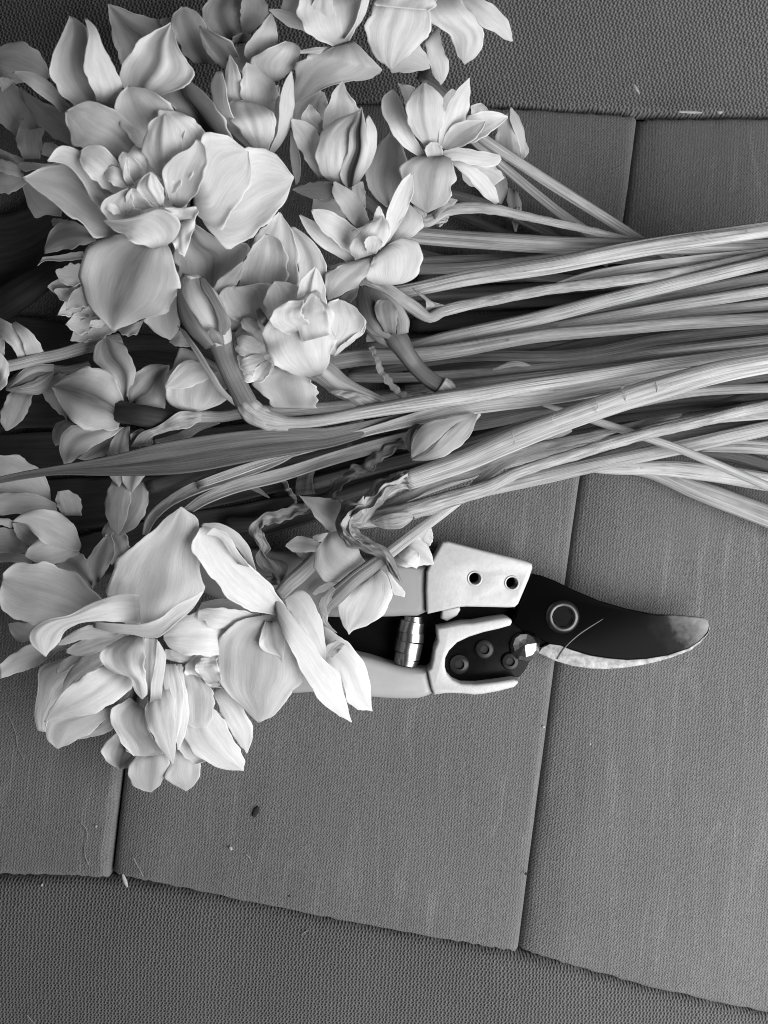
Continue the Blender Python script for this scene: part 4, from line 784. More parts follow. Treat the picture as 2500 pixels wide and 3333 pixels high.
stem(f, 'stem', 'B', [(900, 1120, 60), (945, 1150, 66), (965, 1195, 66), (1000, 1185, 64), (1080, 1140, 62), (1200, 1122, 62), (1350, 1132, 60), (1470, 1152, 60), 'C', (350, 1168, 48), (600, 1222, 44), (880, 1288, 38), (1100, 1330, 34)], [40, 40, 41, 41, 41, 40, 38, 36, 35, 34, 33, 31], M['dry'], nv=120, wrinkle=.045, ns=20)
blade(f, 'spathe', 'B', [(1010, 1160), (1040, 1100), (1080, 1065), (1140, 1075)], [(1020, 1185), (1080, 1130), (1120, 1110), (1145, 1085)], [42, 45, 46, 46], -2, mat=M['dry'], wrinkle=.4)
blade(f, 'spathe', 'B', [(1000, 1190), (1030, 1210), (1045, 1225)], [(1100, 1160), (1090, 1190), (1050, 1222)], [38, 37, 36], -2, mat=M['dry'], wrinkle=.4)
lathe(f, 'node', W(*nat('B', 1462, 1151)[:2], 35.5), W(*nat('B', 1520, 1162)[:2], 35) - W(*nat('B', 1462, 1151)[:2], 35.5), [(2.1, -1), (2.45, -.5), (2.2, 0), (2.5, .6), (2.1, 1.2)], M['dry'], seg=16)

# --- small flower at the right tip of the bunch
f = T('daffodil', 'small nodding daffodil lying on the fabric at the right tip of the heads', 'daffodil', ('C', 250, 780, 2), GF)
P(f, 'C', [(330, 860), (300, 740), (265, 640), (268, 580)], [(345, 855), (350, 740), (320, 640), (276, 578)], [14, 17, 20, 20], -4, tilt=-2)
P(f, 'C', [(180, 800), (190, 720), (220, 640), (270, 600)], [(330, 860), (310, 760), (290, 650)], [14, 18, 20, 20], -3, rib=.3)
P(f, 'C', [(310, 870), (330, 800), (345, 770)], [(330, 870), (368, 820), (355, 770)], [12, 14, 14], -2)
P(f, 'C', [(60, 640), (60, 570), (110, 558)], [(160, 700), (150, 600), (115, 560)], [20, 24, 24], 2)
P(f, 'C', [(200, 1150), (180, 1000), (120, 900)], [(260, 1020), (240, 950), (200, 880)], [10, 14, 16], -2)
P(f, 'C', [(180, 800), (250, 830), (320, 870)], [(200, 880), (250, 870), (320, 875)], [11, 11, 10], -2)
P(f, 'C', [(260, 1010), (250, 1090), (290, 1250)], [(310, 1040), (330, 1120), (300, 1250)], [8, 8, 8], -2, rib=.3)

# --- star flower in the middle of the bunch
f = T('daffodil', 'star-shaped daffodil in the middle of the bunch where the pale stems begin', 'daffodil', ('B', 680, 1360, 15), GF)
P(f, 'B', [(520, 1200), (400, 1180), (362, 1130), (365, 1072)], [(560, 1160), (520, 1130), (480, 1080), (400, 1080)], [38, 42, 44], 2)
P(f, 'B', [(560, 1420), (480, 1378), (385, 1315), (315, 1225), (288, 1162)], [(620, 1395), (560, 1330), (470, 1270), (390, 1210), (294, 1160)], [52, 57, 61, 62], 3, tilt=2)
P(f, 'B', [(600, 1400), (490, 1310), (395, 1225), (353, 1138)], [(650, 1290), (590, 1230), (520, 1175), (440, 1135), (360, 1130)], [54, 60, 65, 66], 3)
P(f, 'B', [(620, 1250), (550, 1180), (500, 1105), (465, 1030), (476, 980)], [(668, 1190), (640, 1120), (600, 1055), (540, 1010), (486, 978)], [54, 60, 64, 64], -3, tilt=-1)
P(f, 'B', [(620, 1130), (580, 1060), (572, 1000), (600, 980)], [(645, 1120), (645, 1050), (632, 980)], [48, 52, 53], 1)
P(f, 'B', [(580, 1330), (560, 1260), (620, 1230), (700, 1180)], [(680, 1330), (720, 1270), (720, 1200)], [54, 58, 60], 3)
P(f, 'B', [(770, 1320), (790, 1200), (850, 1110), (885, 1105)], [(800, 1310), (900, 1275), (966, 1215), (925, 1140), (890, 1106)], [50, 53, 55, 54], -2)
P(f, 'B', [(725, 1350), (745, 1220), (785, 1090), (835, 985), (890, 935)], [(775, 1305), (830, 1210), (882, 1110), (908, 1010), (898, 935)], [56, 63, 69, 72, 72], 3, tilt=-1)
P(f, 'B', [(590, 1405), (556, 1340), (600, 1270), (680, 1200), (735, 1168)], [(690, 1372), (770, 1300), (778, 1210), (742, 1168)], [60, 66, 70, 69], -5, crease=.4)
P(f, 'B', [(690, 1230), (690, 1170), (712, 1115)], [(760, 1230), (745, 1160), (722, 1115)], [62, 68, 71], -1)
P(f, 'B', [(660, 1370), (640, 1310), (660, 1280)], [(700, 1372), (740, 1310), (700, 1270)], [64, 69, 71], 2)
P(f, 'B', [(690, 1390), (665, 1440), (640, 1490), (680, 1525), (740, 1538)], [(770, 1320), (860, 1282), (935, 1310), (952, 1390), (935, 1475), (870, 1525), (760, 1538)], [56, 57, 55, 51, 46], -4, nu=16)
P(f, 'B', [(610, 1405), (470, 1450), (425, 1510), (428, 1570), (442, 1618)], [(705, 1385), (670, 1460), (630, 1520), (560, 1570), (450, 1620)], [55, 57, 57, 54], -4)
P(f, 'B', [(510, 1610), (560, 1570), (610, 1540)], [(560, 1640), (600, 1590), (608, 1545)], [44, 45, 45], 2)
P(f, 'B', [(440, 1440), (520, 1420), (560, 1400)], [(440, 1460), (540, 1450), (600, 1420)], [46, 48, 48], 1)
stem(f, 'stem', 'E', [(780, 170, 90), (880, 210, 84), (960, 260, 84), (1080, 340, 72), (1120, 370, 64), (1160, 388, 56), (1230, 352, 62), (1400, 312, 60), (1659, 262, 60), 'F', (500, 232, 60), (800, 195, 58), (1200, 140, 54), (1659, 48, 54), (2100, -20, 54)], [44, 43, 42, 40, 39, 38, 38, 38, 37, 36, 35, 34, 33, 33], M['dry'], nv=150, wrinkle=.03, ns=18)
blade(f, 'spathe', 'E', [(1130, 350), (1140, 310), (1120, 280), (1060, 230)], [(1190, 350), (1240, 325), (1180, 305), (1080, 230)], [40, 42, 43, 42], -2, mat=M['dry'], wrinkle=.4)

# --- double flower in the centre
f = T('daffodil', 'double daffodil at the centre with a big crumpled bud-like petal, behind the upright bud', 'daffodil', ('E', 400, 560, 15), GF)
P(f, 'A', [(1350, 1360), (1370, 1300), (1430, 1220), (1505, 1146)], [(1605, 1600), (1612, 1420), (1595, 1290), (1545, 1195), (1515, 1147)], [56, 62, 65, 66], 3, tilt=-2)
P(f, 'B', [(285, 1560), (285, 1400), (262, 1300), (228, 1228)], [(435, 1520), (435, 1440), (400, 1350), (330, 1275), (260, 1224)], [54, 58, 60, 60], 3, rib=.35, tilt=-1)
P(f, 'A', [(1300, 1560), (1290, 1480), (1360, 1340), (1428, 1268)], [(1540, 1580), (1550, 1480), (1550, 1385), (1505, 1290), (1440, 1264)], [60, 67, 71, 71], 4, nu=14)
P(f, 'A', [(1165, 1625), (1138, 1590), (1180, 1510), (1310, 1412)], [(1200, 1590), (1290, 1520), (1322, 1420)], [66, 70, 72], -2)
P(f, 'E', [(160, 430), (60, 370), (18, 290), (40, 235), (90, 212)], [(290, 420), (300, 310), (300, 205), (200, 212), (120, 235)], [62, 67, 70, 71], 3, ruf=1.6)
P(f, 'E', [(300, 430), (265, 330), (285, 235), (320, 192)], [(480, 410), (492, 280), (440, 215), (330, 192)], [66, 72, 76, 77], 2)
P(f, 'E', [(480, 420), (440, 280), (475, 175), (540, 114)], [(606, 420), (602, 290), (585, 190), (550, 114)], [66, 74, 79, 80], 3, crease=-2, tilt=-2)
P(f, 'E', [(630, 590), (610, 450), (595, 320), (660, 286)], [(645, 590), (690, 525), (790, 480), (812, 420), (775, 345), (700, 296)], [58, 62, 64, 63], 3, tilt=-2, ruf=1.3)
P(f, 'E', [(640, 600), (660, 560), (700, 525)], [(660, 590), (740, 520), (808, 470), (812, 430)], [56, 60, 62], -1)
P(f, 'E', [(520, 712), (400, 690), (310, 620), (262, 530), (262, 440), (300, 380), (360, 330)], [(580, 698), (628, 600), (645, 490), (640, 400), (600, 300), (540, 240)], [60, 74, 80, 82, 80], -7, und=1.2, wrinkle=.28, nu=20, nv=28, ruf=1.5)
P(f, 'E', [(400, 480), (300, 420), (320, 350), (400, 300)], [(520, 430), (470, 370), (480, 290)], [84, 90, 91], 2, wrinkle=.12, ruf=1)
P(f, 'E', [(470, 520), (440, 420), (470, 330), (520, 250)], [(620, 480), (610, 380), (560, 280)], [82, 87, 87], -2, wrinkle=.12, ruf=1)
P(f, 'E', [(290, 450), (250, 420), (218, 350)], [(310, 430), (275, 380), (245, 335)], [79, 82, 82], -1, mat=M['green'], name='sepal')
P(f, 'E', [(250, 600), (120, 520), (108, 460), (170, 420)], [(300, 580), (270, 490), (230, 430)], [58, 60, 62], -3, ruf=1.5)
P(f, 'E', [(80, 470), (60, 400), (100, 330)], [(220, 450), (220, 400), (180, 340)], [58, 61, 63], 3)
P(f, 'E', [(290, 640), (150, 640), (85, 560), (90, 520)], [(310, 600), (230, 560), (160, 520), (110, 510)], [56, 59, 61], -2, ruf=2)
P(f, 'E', [(320, 660), (210, 700), (120, 660), (100, 610)], [(320, 620), (240, 610), (130, 580)], [55, 58, 60], -2, ruf=2.5, wrinkle=.3)
P(f, 'E', [(320, 670), (200, 740), (150, 720), (130, 670)], [(320, 640), (260, 660), (180, 640)], [54, 56, 58], -2, ruf=3, wrinkle=.35)
P(f, 'E', [(330, 650), (200, 720), (190, 735), (250, 800), (320, 872)], [(470, 690), (548, 760), (552, 820), (545, 876)], [50, 50, 48, 45], -4, rib=.3, nu=14)
P(f, 'D', [(1060, 580), (970, 540), (962, 580), (930, 650), (888, 740), (900, 830), (960, 880), (1065, 893)], [(1180, 640), (1220, 700), (1225, 800), (1215, 835), (1150, 872), (1075, 893)], [46, 48, 47, 43], -3, crease=-.6, nu=16)
P(f, 'D', [(1120, 640), (1000, 620), (920, 700), (890, 760)], [(1180, 680), (1120, 720), (1000, 770), (900, 770)], [48, 51, 51], -2)
P(f, 'D', [(1045, 540), (960, 545), (912, 520)], [(1020, 490), (975, 453), (925, 505)], [46, 48, 46], 1)
P(f, 'E', [(0, 430), (60, 520), (80, 640)], [(100, 420), (170, 540), (140, 660)], [48, 52, 50], -2)
inner(f, 'E', [(260, 560, 120, 500, 80), (270, 580, 110, 590, 80), (280, 600, 140, 660, 80), (300, 620, 210, 730, 80), (240, 480, 170, 380, 80), (300, 470, 260, 380, 70)], 54, 66, 12)
lathe(f, 'trumpet', W(*nat('E', 330, 500)[:2], 40), (0, 0, 1), [(4, 0), (9, 6), (12, 12), (13, 16)], M['petal'])
stem(f, 'stem', 'E', [(470, 640, 130), (580, 680, 130), (680, 760, 120), (790, 810, 96), (900, 850, 70)], [44, 46, 47, 47, 46], M['stem'], flat=.6)
blade(f, 'spathe', 'E', [(610, 790), (720, 830), (790, 890), (850, 895)], [(650, 775), (800, 800), (900, 845), (1000, 850)], [51, 52, 52, 49], -2, mat=M['dry'], wrinkle=.35, nv=30)

# --- left edge
f = T('daffodil', 'dim daffodil cut by the left edge beside the largest flower, trumpet facing left', 'daffodil', ('A', 100, 760, 10), GF)
P(f, 'A', [(230, 440), (80, 450), (0, 430), (-60, 330)], [(266, 420), (245, 330), (190, 265), (115, 224), (30, 235), (-60, 290)], [46, 50, 52, 50], -4)
P(f, 'A', [(110, 760), (30, 690), (-40, 620), (-40, 470)], [(220, 700), (140, 540), (90, 460), (20, 440)], [42, 48, 52, 52], 3)
P(f, 'A', [(20, 500), (0, 460), (0, 420)], [(80, 450), (60, 430), (10, 415)], [54, 57, 58], 1)
P(f, 'A', [(130, 860), (85, 760), (105, 690), (112, 640)], [(215, 860), (225, 780), (235, 695), (160, 700), (125, 640)], [46, 52, 56, 57], -4, ruf=2)
P(f, 'A', [(270, 850), (225, 830), (240, 770)], [(330, 850), (320, 800), (280, 770)], [42, 46, 48], 2)
P(f, 'A', [(120, 900), (40, 880), (-40, 860)], [(130, 860), (60, 830), (-40, 790)], [40, 42, 42], 2)
P(f, 'A', [(120, 960), (0, 930), (-40, 920)], [(110, 895), (50, 870), (-40, 850)], [42, 46, 46], -2)
P(f, 'A', [(340, 920), (200, 910), (130, 925), (95, 885)], [(340, 880), (230, 885), (150, 875), (100, 880)], [44, 47, 46], 1)
P(f, 'A', [(150, 980), (60, 1045), (-40, 1030)], [(120, 930), (60, 930), (-40, 920)], [38, 39, 38], -2)
P(f, 'A', [(330, 1170), (250, 1160), (195, 1178), (150, 1110), (118, 990)], [(340, 1120), (270, 1060), (200, 1000), (125, 960)], [34, 36, 36], -2)
P(f, 'A', [(230, 700), (180, 600), (100, 540), (110, 470)], [(400, 800), (330, 700), (250, 600), (160, 520)], [44, 50, 54], -3, tilt=2)
f = T('daffodil', 'shaded double daffodil with ragged petals under the largest flower’s hanging petal', 'daffodil', ('D', 480, 300, 5), GF)
P(f, 'A', [(520, 1300), (400, 1340), (240, 1368)], [(500, 1250), (380, 1190), (285, 1225), (240, 1335)], [44, 46, 45], -3, rib=.35)
P(f, 'A', [(330, 1220), (290, 1225), (278, 1190)], [(370, 1190), (320, 1180), (285, 1180)], [40, 42, 42], 0)
for L_, R_, z_ in (([(460, 66), (340, 82), (240, 78), (203, 106)], [(450, 33), (390, 38), (310, 55), (230, 62)], [40, 43, 44]),
    ([(470, 200), (370, 215), (325, 190), (300, 140)], [(450, 100), (370, 100), (345, 120), (305, 128)], [34, 40, 44]),
    ([(480, 290), (370, 290), (290, 250), (256, 222)], [(460, 190), (380, 200), (320, 178), (262, 214)], [32, 37, 41]),
    ([(450, 330), (330, 290), (290, 240)], [(440, 220), (360, 230), (300, 232)], [34, 39, 42]),
    ([(480, 390), (390, 380), (310, 373)], [(470, 270), (370, 290), (335, 330)], [30, 35, 38]),
    ([(470, 330), (390, 340), (360, 350)], [(450, 210), (390, 250), (358, 330)], [34, 42, 45]),
    ([(540, 440), (430, 475), (352, 424)], [(500, 330), (410, 360), (380, 400)], [28, 33, 36]),
    ([(560, 470), (460, 515), (378, 512)], [(530, 380), (440, 400), (400, 460)], [27, 31, 33]),
    ([(640, 450), (540, 500), (450, 526)], [(600, 390), (500, 440), (455, 510)], [27, 30, 31]),
    ([(560, 440), (520, 440), (480, 430)], [(600, 400), (540, 400), (490, 405)], [32, 36, 38]),
    ([(620, 440), (680, 487), (740, 482)], [(680, 410), (740, 410), (782, 392)], [30, 34, 34])):
    P(f, 'D', L_, R_, z_, 3, ruf=1.5, edge=1.6)
P(f, 'D', [(520, 200), (440, 320), (480, 460), (620, 470)], [(560, 60), (620, 250), (660, 430)], [26, 24, 24], 2)
f = T('daffodil', 'daffodil with narrow strap petals at the left edge on a pale thin neck', 'daffodil', ('D', 40, 620, 8), GF)
P(f, 'D', [(-60, 520), (0, 500), (60, 540), (100, 610)], [(-60, 380), (20, 395), (80, 440), (130, 520), (135, 605)], [30, 36, 37, 32], -4)
P(f, 'D', [(60, 420), (110, 500), (130, 560), (140, 605)], [(80, 408), (150, 450), (210, 520), (242, 582)], [36, 39, 38, 32], -3)
P(f, 'D', [(-60, 620), (-20, 560), (0, 480)], [(20, 600), (25, 560), (20, 480)], [30, 32, 32], 1)
P(f, 'D', [(60, 780), (20, 860), (0, 940), (30, 998)], [(175, 800), (150, 890), (105, 960), (42, 998)], [18, 18, 17, 15], -3)
P(f, 'D', [(-60, 690), (-20, 580), (10, 582)], [(-60, 790), (20, 770), (50, 690), (45, 630)], [34, 42, 40], -4)
stem(f, 'stem', 'D', [(-20, 660, 84), (40, 650, 64), (110, 635, 60), (200, 612, 62), (330, 585, 66), (470, 545, 70), (650, 510, 80)], [34, 34, 33, 32, 30, 26, 20], M['stem'])
f = T('daffodil_bud', 'small fat bud lying under the pale thin neck at the left edge', 'daffodil bud', ('D', 160, 720, 10), GB)
stem(f, 'bud_body', 'D', [(34, 778, 14), (60, 762, 60), (110, 738, 112), (180, 710, 140), (240, 690, 118), (290, 672, 60), (370, 668, 44), (480, 640, 40)], [26, 26, 27, 27, 26, 25, 22, 18], M['dry'], ns=24, ridge=.05, nr=6)
P(f, 'D', [(290, 680), (180, 690), (100, 735), (42, 772)], [(292, 640), (190, 640), (110, 680), (44, 768)], [29, 32, 32, 28], -2, mat=M['stem'], name='sepal')
P(f, 'D', [(295, 700), (230, 795), (120, 800), (30, 782)], [(290, 670), (190, 720), (110, 755), (34, 776)], [28, 31, 31, 28], -2, mat=M['stem'], name='sepal')

# --- flower seen from behind
f = T('daffodil', 'daffodil turned face down showing the back of its petals and dark tube', 'daffodil', ('D', 650, 880, 10), GF)
P(f, 'D', [(360, 940), (270, 860), (222, 780), (222, 738)], [(360, 690), (320, 692), (280, 705), (228, 735)], [28, 29, 28], -3, rib=.2)
P(f, 'D', [(360, 940), (300, 960), (282, 1030), (300, 1080)], [(400, 960), (350, 1030), (320, 1075)], [26, 26, 25], -2)
P(f, 'D', [(600, 1010), (480, 1090), (420, 1150)], [(660, 1010), (640, 1100), (470, 1160)], [32, 31, 29], -2, rib=.3)
P(f, 'D', [(660, 860), (590, 690), (515, 640), (498, 580), (530, 520), (572, 490)], [(690, 800), (735, 690), (710, 600), (650, 520), (580, 490)], [41, 42, 40, 36], -5, rib=.55, crease=.5, nu=14)
P(f, 'D', [(700, 850), (682, 770), (715, 695), (800, 645), (912, 640)], [(720, 880), (800, 880), (885, 885), (900, 800), (915, 650)], [40, 42, 40, 35], -5, rib=.6)
P(f, 'D', [(640, 990), (480, 997), (380, 940), (320, 850), (275, 763)], [(670, 840), (600, 690), (490, 655), (390, 680), (290, 757)], [43, 46, 44, 40], -5, rib=.55, crease=-.9, nu=18, nv=26)
P(f, 'D', [(610, 970), (420, 965), (350, 985), (316, 1060), (330, 1140), (350, 1188)], [(670, 980), (590, 1040), (480, 1100), (410, 1150), (356, 1188)], [41, 42, 39, 35], -4, rib=.4, nu=14)
P(f, 'D', [(650, 980), (600, 1060), (575, 1160), (590, 1240), (642, 1300)], [(700, 975), (695, 1080), (690, 1200), (648, 1300)], [40, 39, 36, 33], -3, rib=.3)
P(f, 'D', [(640, 1150), (660, 1260), (704, 1342)], [(760, 1130), (800, 1215), (745, 1290), (710, 1342)], [36, 35, 32], -3, rib=.6)
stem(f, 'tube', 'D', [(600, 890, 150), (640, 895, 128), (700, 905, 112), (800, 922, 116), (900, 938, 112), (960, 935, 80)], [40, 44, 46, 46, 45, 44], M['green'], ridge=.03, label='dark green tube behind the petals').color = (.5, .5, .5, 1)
stem(f, 'stem', 'D', [(940, 960, 70), (1060, 925, 66), (1200, 922, 60), (1340, 910, 58), 'E', (240, 890, 60), (390, 890, 62), (560, 875, 62), (800, 850, 60), (1100, 800, 60), (1500, 760, 56)], [43, 42, 40, 38, 36, 34, 32, 30, 28, 26], M['stem'])
blade(f, 'spathe', 'D', [(705, 1085), (760, 1010), (860, 970), (960, 900), (1090, 895)], [(760, 1090), (830, 1030), (920, 1000), (1010, 985), (1090, 940)], [42, 47, 49, 49, 46], -3, mat=M['dry'], wrinkle=.4, nv=36)
blade(f, 'spathe', 'D', [(715, 1080), (705, 1020), (760, 985)], [(820, 1080), (825, 1050), (800, 1000)], [41, 43, 43], -2, mat=M['dry'], wrinkle=.3)
blade(f, 'spathe', 'D', [(830, 1050), (960, 1010), (1060, 960), (1180, 935)], [(840, 1075), (1000, 1050), (1080, 1000), (1190, 960)], [39, 39, 39, 38], -2, mat=M['dry'], wrinkle=.4, nv=36)

# --- lower left shaded flower
f = T('daffodil', 'shaded daffodil at the lower left edge with its round trumpet mouth showing', 'daffodil', ('G', 220, 280, 5), GF)
P(f, 'D', [(260, 1410), (80, 1370), (-60, 1330), (-60, 1200)], [(278, 1390), (262, 1280), (200, 1190), (110, 1140), (-60, 1125)], [22, 26, 28, 28], -4)
P(f, 'G', [(310, 110), (120, 120), (-60, 130)], [(300, 60), (200, 15), (80, 5), (-60, 15)], [30, 33, 34], -3)
P(f, 'G', [(430, 320), (280, 300), (195, 240), (130, 170), (68, 165)], [(440, 290), (400, 180), (300, 105), (190, 98), (110, 120), (72, 155)], [34, 42, 45, 45], -5, ruf=2)
P(f, 'G', [(430, 330), (320, 390), (200, 388), (132, 345)], [(400, 250), (290, 210), (200, 260), (150, 310)], [34, 41, 44], -5, ruf=2)
P(f, 'G', [(180, 300), (90, 240), (70, 170)], [(250, 260), (190, 190), (110, 165)], [30, 33, 36], 3)
P(f, 'G', [(340, 130), (300, 60), (310, 0)], [(440, 130), (435, 40), (370, -10)], [24, 27, 28], -3)
P(f, 'G', [(160, 330), (40, 330), (-60, 330)], [(170, 260), (60, 200), (-60, 200)], [28, 30, 30], 2)
P(f, 'G', [(60, 200), (0, 180), (-60, 190)], [(90, 170), (40, 145), (-60, 150)], [34, 36, 36], -2)
P(f, 'G', [(170, 400), (60, 380), (-60, 390)], [(170, 340), (60, 330), (-60, 320)], [22, 24, 24], -2)
f = T('daffodil_bud', 'plump shaded bud hanging below the face-down daffodil, tip pointing down', 'daffodil bud', ('D', 670, 1420, 10), GB)
stem(f, 'bud_body', 'D', [(690, 1260, 90), (695, 1330, 150), (685, 1420, 160), (660, 1500, 110), (640, 1560, 20)], [26, 27, 27, 26, 24], M['petal'], ns=24)
P(f, 'D', [(610, 1260), (570, 1360), (572, 1440), (595, 1520), (636, 1562)], [(720, 1260), (700, 1400), (680, 1480), (645, 1562)], [30, 34, 34, 28], -4)
P(f, 'D', [(700, 1260), (700, 1380), (660, 1470), (645, 1560)], [(800, 1280), (800, 1390), (770, 1470), (720, 1530), (655, 1560)], [29, 33, 33, 28], -3)
P(f, 'D', [(590, 1480), (550, 1540), (560, 1580)], [(620, 1520), (610, 1560), (580, 1580)], [20, 20, 19], 0)
f = T('daffodil', 'shaded half hidden daffodil petals between the lower left blooms', 'daffodil', ('G', 480, 420, 3), GF)
P(f, 'G', [(490, 525), (400, 470), (330, 430), (298, 396)], [(505, 480), (480, 400), (450, 340), (400, 328)], [22, 25, 26], -3, rib=.5)
P(f, 'G', [(500, 525), (460, 440), (480, 350), (560, 250)], [(560, 450), (620, 330), (600, 230)], [20, 24, 26], 2, rib=.4)
P(f, 'G', [(600, 400), (560, 300), (570, 230)], [(700, 300), (680, 230), (620, 200)], [18, 20, 20], 2, rib=.3)

# --- big double flower at the lower left
f = T('daffodil', 'big bright double daffodil at the lower left, petals spilling onto the fabric', 'daffodil', ('G', 730, 1000, 8), GF)
P(f, 'G', [(400, 720), (200, 715), (60, 680), (0, 610), (0, 540)], [(560, 600), (480, 510), (430, 460), (340, 410), (210, 386), (60, 395), (18, 440)], [46, 48, 50, 50], 3, crease=-2.0, nu=16)
P(f, 'G', [(180, 800), (100, 810), (60, 770), (42, 715)], [(220, 740), (160, 712), (100, 705), (50, 712)], [36, 36, 34], -2)
P(f, 'G', [(700, 740), (595, 600), (568, 520), (590, 460), (650, 360), (740, 270), (825, 225), (880, 150), (975, 82)], [(880, 720), (1020, 640), (1100, 560), (1090, 450), (1062, 330), (1080, 220), (1075, 150), (985, 84)], [54, 60, 67, 72, 74], -4, tilt=-1, nu=20, nv=30, rib=.12)
P(f, 'G', [(380, 840), (300, 870), (210, 940), (100, 978), (0, 1012)], [(380, 800), (260, 800), (150, 830), (60, 880), (-5, 938)], [44, 44, 43, 42], -2, tilt=1)
P(f, 'G', [(560, 860), (340, 900), (215, 945), (205, 1080), (183, 1200), (205, 1290)], [(560, 950), (440, 1000), (330, 1110), (255, 1230), (248, 1298)], [48, 48, 45, 40], -3)
P(f, 'G', [(620, 1160), (480, 1190), (260, 1225), (235, 1310), (270, 1360), (310, 1388)], [(700, 1090), (630, 1180), (540, 1260), (430, 1335), (318, 1388)], [46, 44, 40, 34], -3)
P(f, 'G', [(615, 1200), (510, 1280), (395, 1338)], [(640, 1260), (560, 1310), (405, 1340)], [36, 33, 30], -1)
P(f, 'G', [(700, 800), (540, 860), (440, 893), (355, 870)], [(690, 752), (530, 765), (430, 805), (358, 855)], [60, 62, 63, 62], -2)
P(f, 'G', [(540, 880), (420, 920), (330, 985), (303, 980)], [(560, 830), (430, 870), (340, 910), (303, 960)], [56, 57, 57], -2)
P(f, 'G', [(640, 780), (450, 800), (340, 830), (305, 830)], [(640, 730), (480, 722), (380, 765), (320, 810)], [62, 64, 65, 64], -2)
P(f, 'G', [(762, 715), (620, 705), (470, 702), (350, 750), (310, 830), (250, 892)], [(750, 556), (640, 553), (510, 588), (380, 668), (240, 692), (140, 770), (190, 855), (244, 892)], [68, 72, 74, 74, 71], -4, tilt=1, nu=16, nv=26)
P(f, 'G', [(505, 735), (610, 765), (720, 770), (830, 800), (890, 770), (960, 700), (1040, 640), (1098, 550)], [(505, 705), (580, 708), (700, 716), (790, 712), (880, 675), (950, 605), (1020, 580), (1092, 533)], [66, 70, 73, 76, 76], 2, tilt=1, nv=28)
P(f, 'G', [(1010, 1180), (985, 1330), (1090, 1445), (1200, 1497), (1312, 1508)], [(1130, 1140), (1205, 1230), (1280, 1370), (1325, 1450), (1318, 1506)], [46, 44, 38, 30], -3, crease=-.5, nu=16)
P(f, 'G', [(1150, 1080), (1185, 1170), (1260, 1320), (1330, 1412)], [(1190, 1055), (1280, 1130), (1366, 1270), (1362, 1340), (1336, 1412)], [40, 38, 33, 27], -3)
P(f, 'G', [(980, 940), (1000, 1100), (1010, 1260), (1060, 1278)], [(1110, 1030), (1155, 1090), (1150, 1200), (1120, 1278)], [52, 52, 48, 46], -2)
P(f, 'G', [(660, 1280), (590, 1330), (540, 1395), (570, 1450), (645, 1500)], [(680, 1400), (760, 1430), (805, 1425), (750, 1470), (655, 1500)], [34, 32, 28, 24], 2, rib=.7)
P(f, 'G', [(740, 1430), (688, 1490), (705, 1575), (760, 1608), (812, 1622)], [(890, 1400), (922, 1465), (885, 1560), (818, 1622)], [34, 31, 26, 20], -3, rib=.2, crease=.5)
P(f, 'G', [(950, 1390), (905, 1500), (882, 1548), (940, 1580), (1003, 1616)], [(1000, 1385), (1070, 1430), (1086, 1490), (1060, 1570), (1008, 1616)], [34, 31, 27, 20], -3)
P(f, 'G', [(700, 1110), (630, 1150), (588, 1192), (620, 1290), (680, 1390), (720, 1427)], [(790, 1180), (800, 1270), (840, 1350), (893, 1408), (800, 1428)], [46, 48, 46, 41], 4, rib=.15, nu=14)
P(f, 'G', [(690, 1010), (640, 1130), (640, 1170), (700, 1210)], [(800, 1080), (800, 1180), (760, 1260)], [44, 42, 42], 2, rib=.8, label='shaded inner petal in the heart')  # heart's shade put into this petal's dark rib colour
P(f, 'G', [(960, 930), (930, 1100), (940, 1260), (958, 1395)], [(980, 930), (1005, 1060), (1022, 1200), (1000, 1310), (965, 1393)], [54, 53, 49, 44], -2, tilt=-1)
P(f, 'G', [(880, 930), (890, 1100), (920, 1250), (945, 1360)], [(950, 930), (990, 1050), (985, 1200), (950, 1360)], [56, 57, 53, 48], -2)
P(f, 'G', [(810, 1120), (776, 1180), (800, 1270), (860, 1380), (932, 1473)], [(900, 1000), (935, 1100), (945, 1250), (948, 1400), (938, 1473)], [56, 58, 55, 48], -4, crease=.5)
P(f, 'G', [(810, 1140), (820, 1010), (845, 890), (850, 808)], [(870, 1120), (885, 1000), (897, 885), (860, 808)], [60, 65, 69, 70], -2, tilt=-1)
P(f, 'G', [(775, 1110), (772, 950), (780, 790)], [(830, 1110), (838, 950), (850, 800)], [52, 56, 60], 2)
P(f, 'G', [(680, 780), (600, 830), (537, 850), (560, 940), (620, 980), (700, 998), (725, 1080), (765, 1118)], [(775, 780), (780, 850), (782, 950), (795, 1060), (792, 1115), (775, 1118)], [64, 71, 75, 73, 68], -5, und=1.5, ruf=2, nu=16)
P(f, 'G', [(560, 940), (460, 990), (350, 1070), (280, 1160), (238, 1240)], [(730, 1010), (690, 1080), (600, 1150), (480, 1207), (380, 1212), (242, 1242)], [66, 71, 70, 64], -4, tilt=-2, nu=16, nv=26)
inner(f, 'G', [(860, 1150, 1040, 1330, 150), (960, 1300, 1120, 1450, 150), (1040, 1180, 1240, 1300, 140)], 40, 32, 9)
P(f, 'G', [(560, 830), (440, 900), (350, 1010), (340, 1080)], [(600, 900), (520, 960), (430, 1010), (345, 1085)], [56, 58, 57], -2)
stem(f, 'stem', 'G', [(740, 1000, 70), (760, 900, 70), (820, 500, 70), (900, 200, 70)], [44, 30, 18, 16], M['green'])

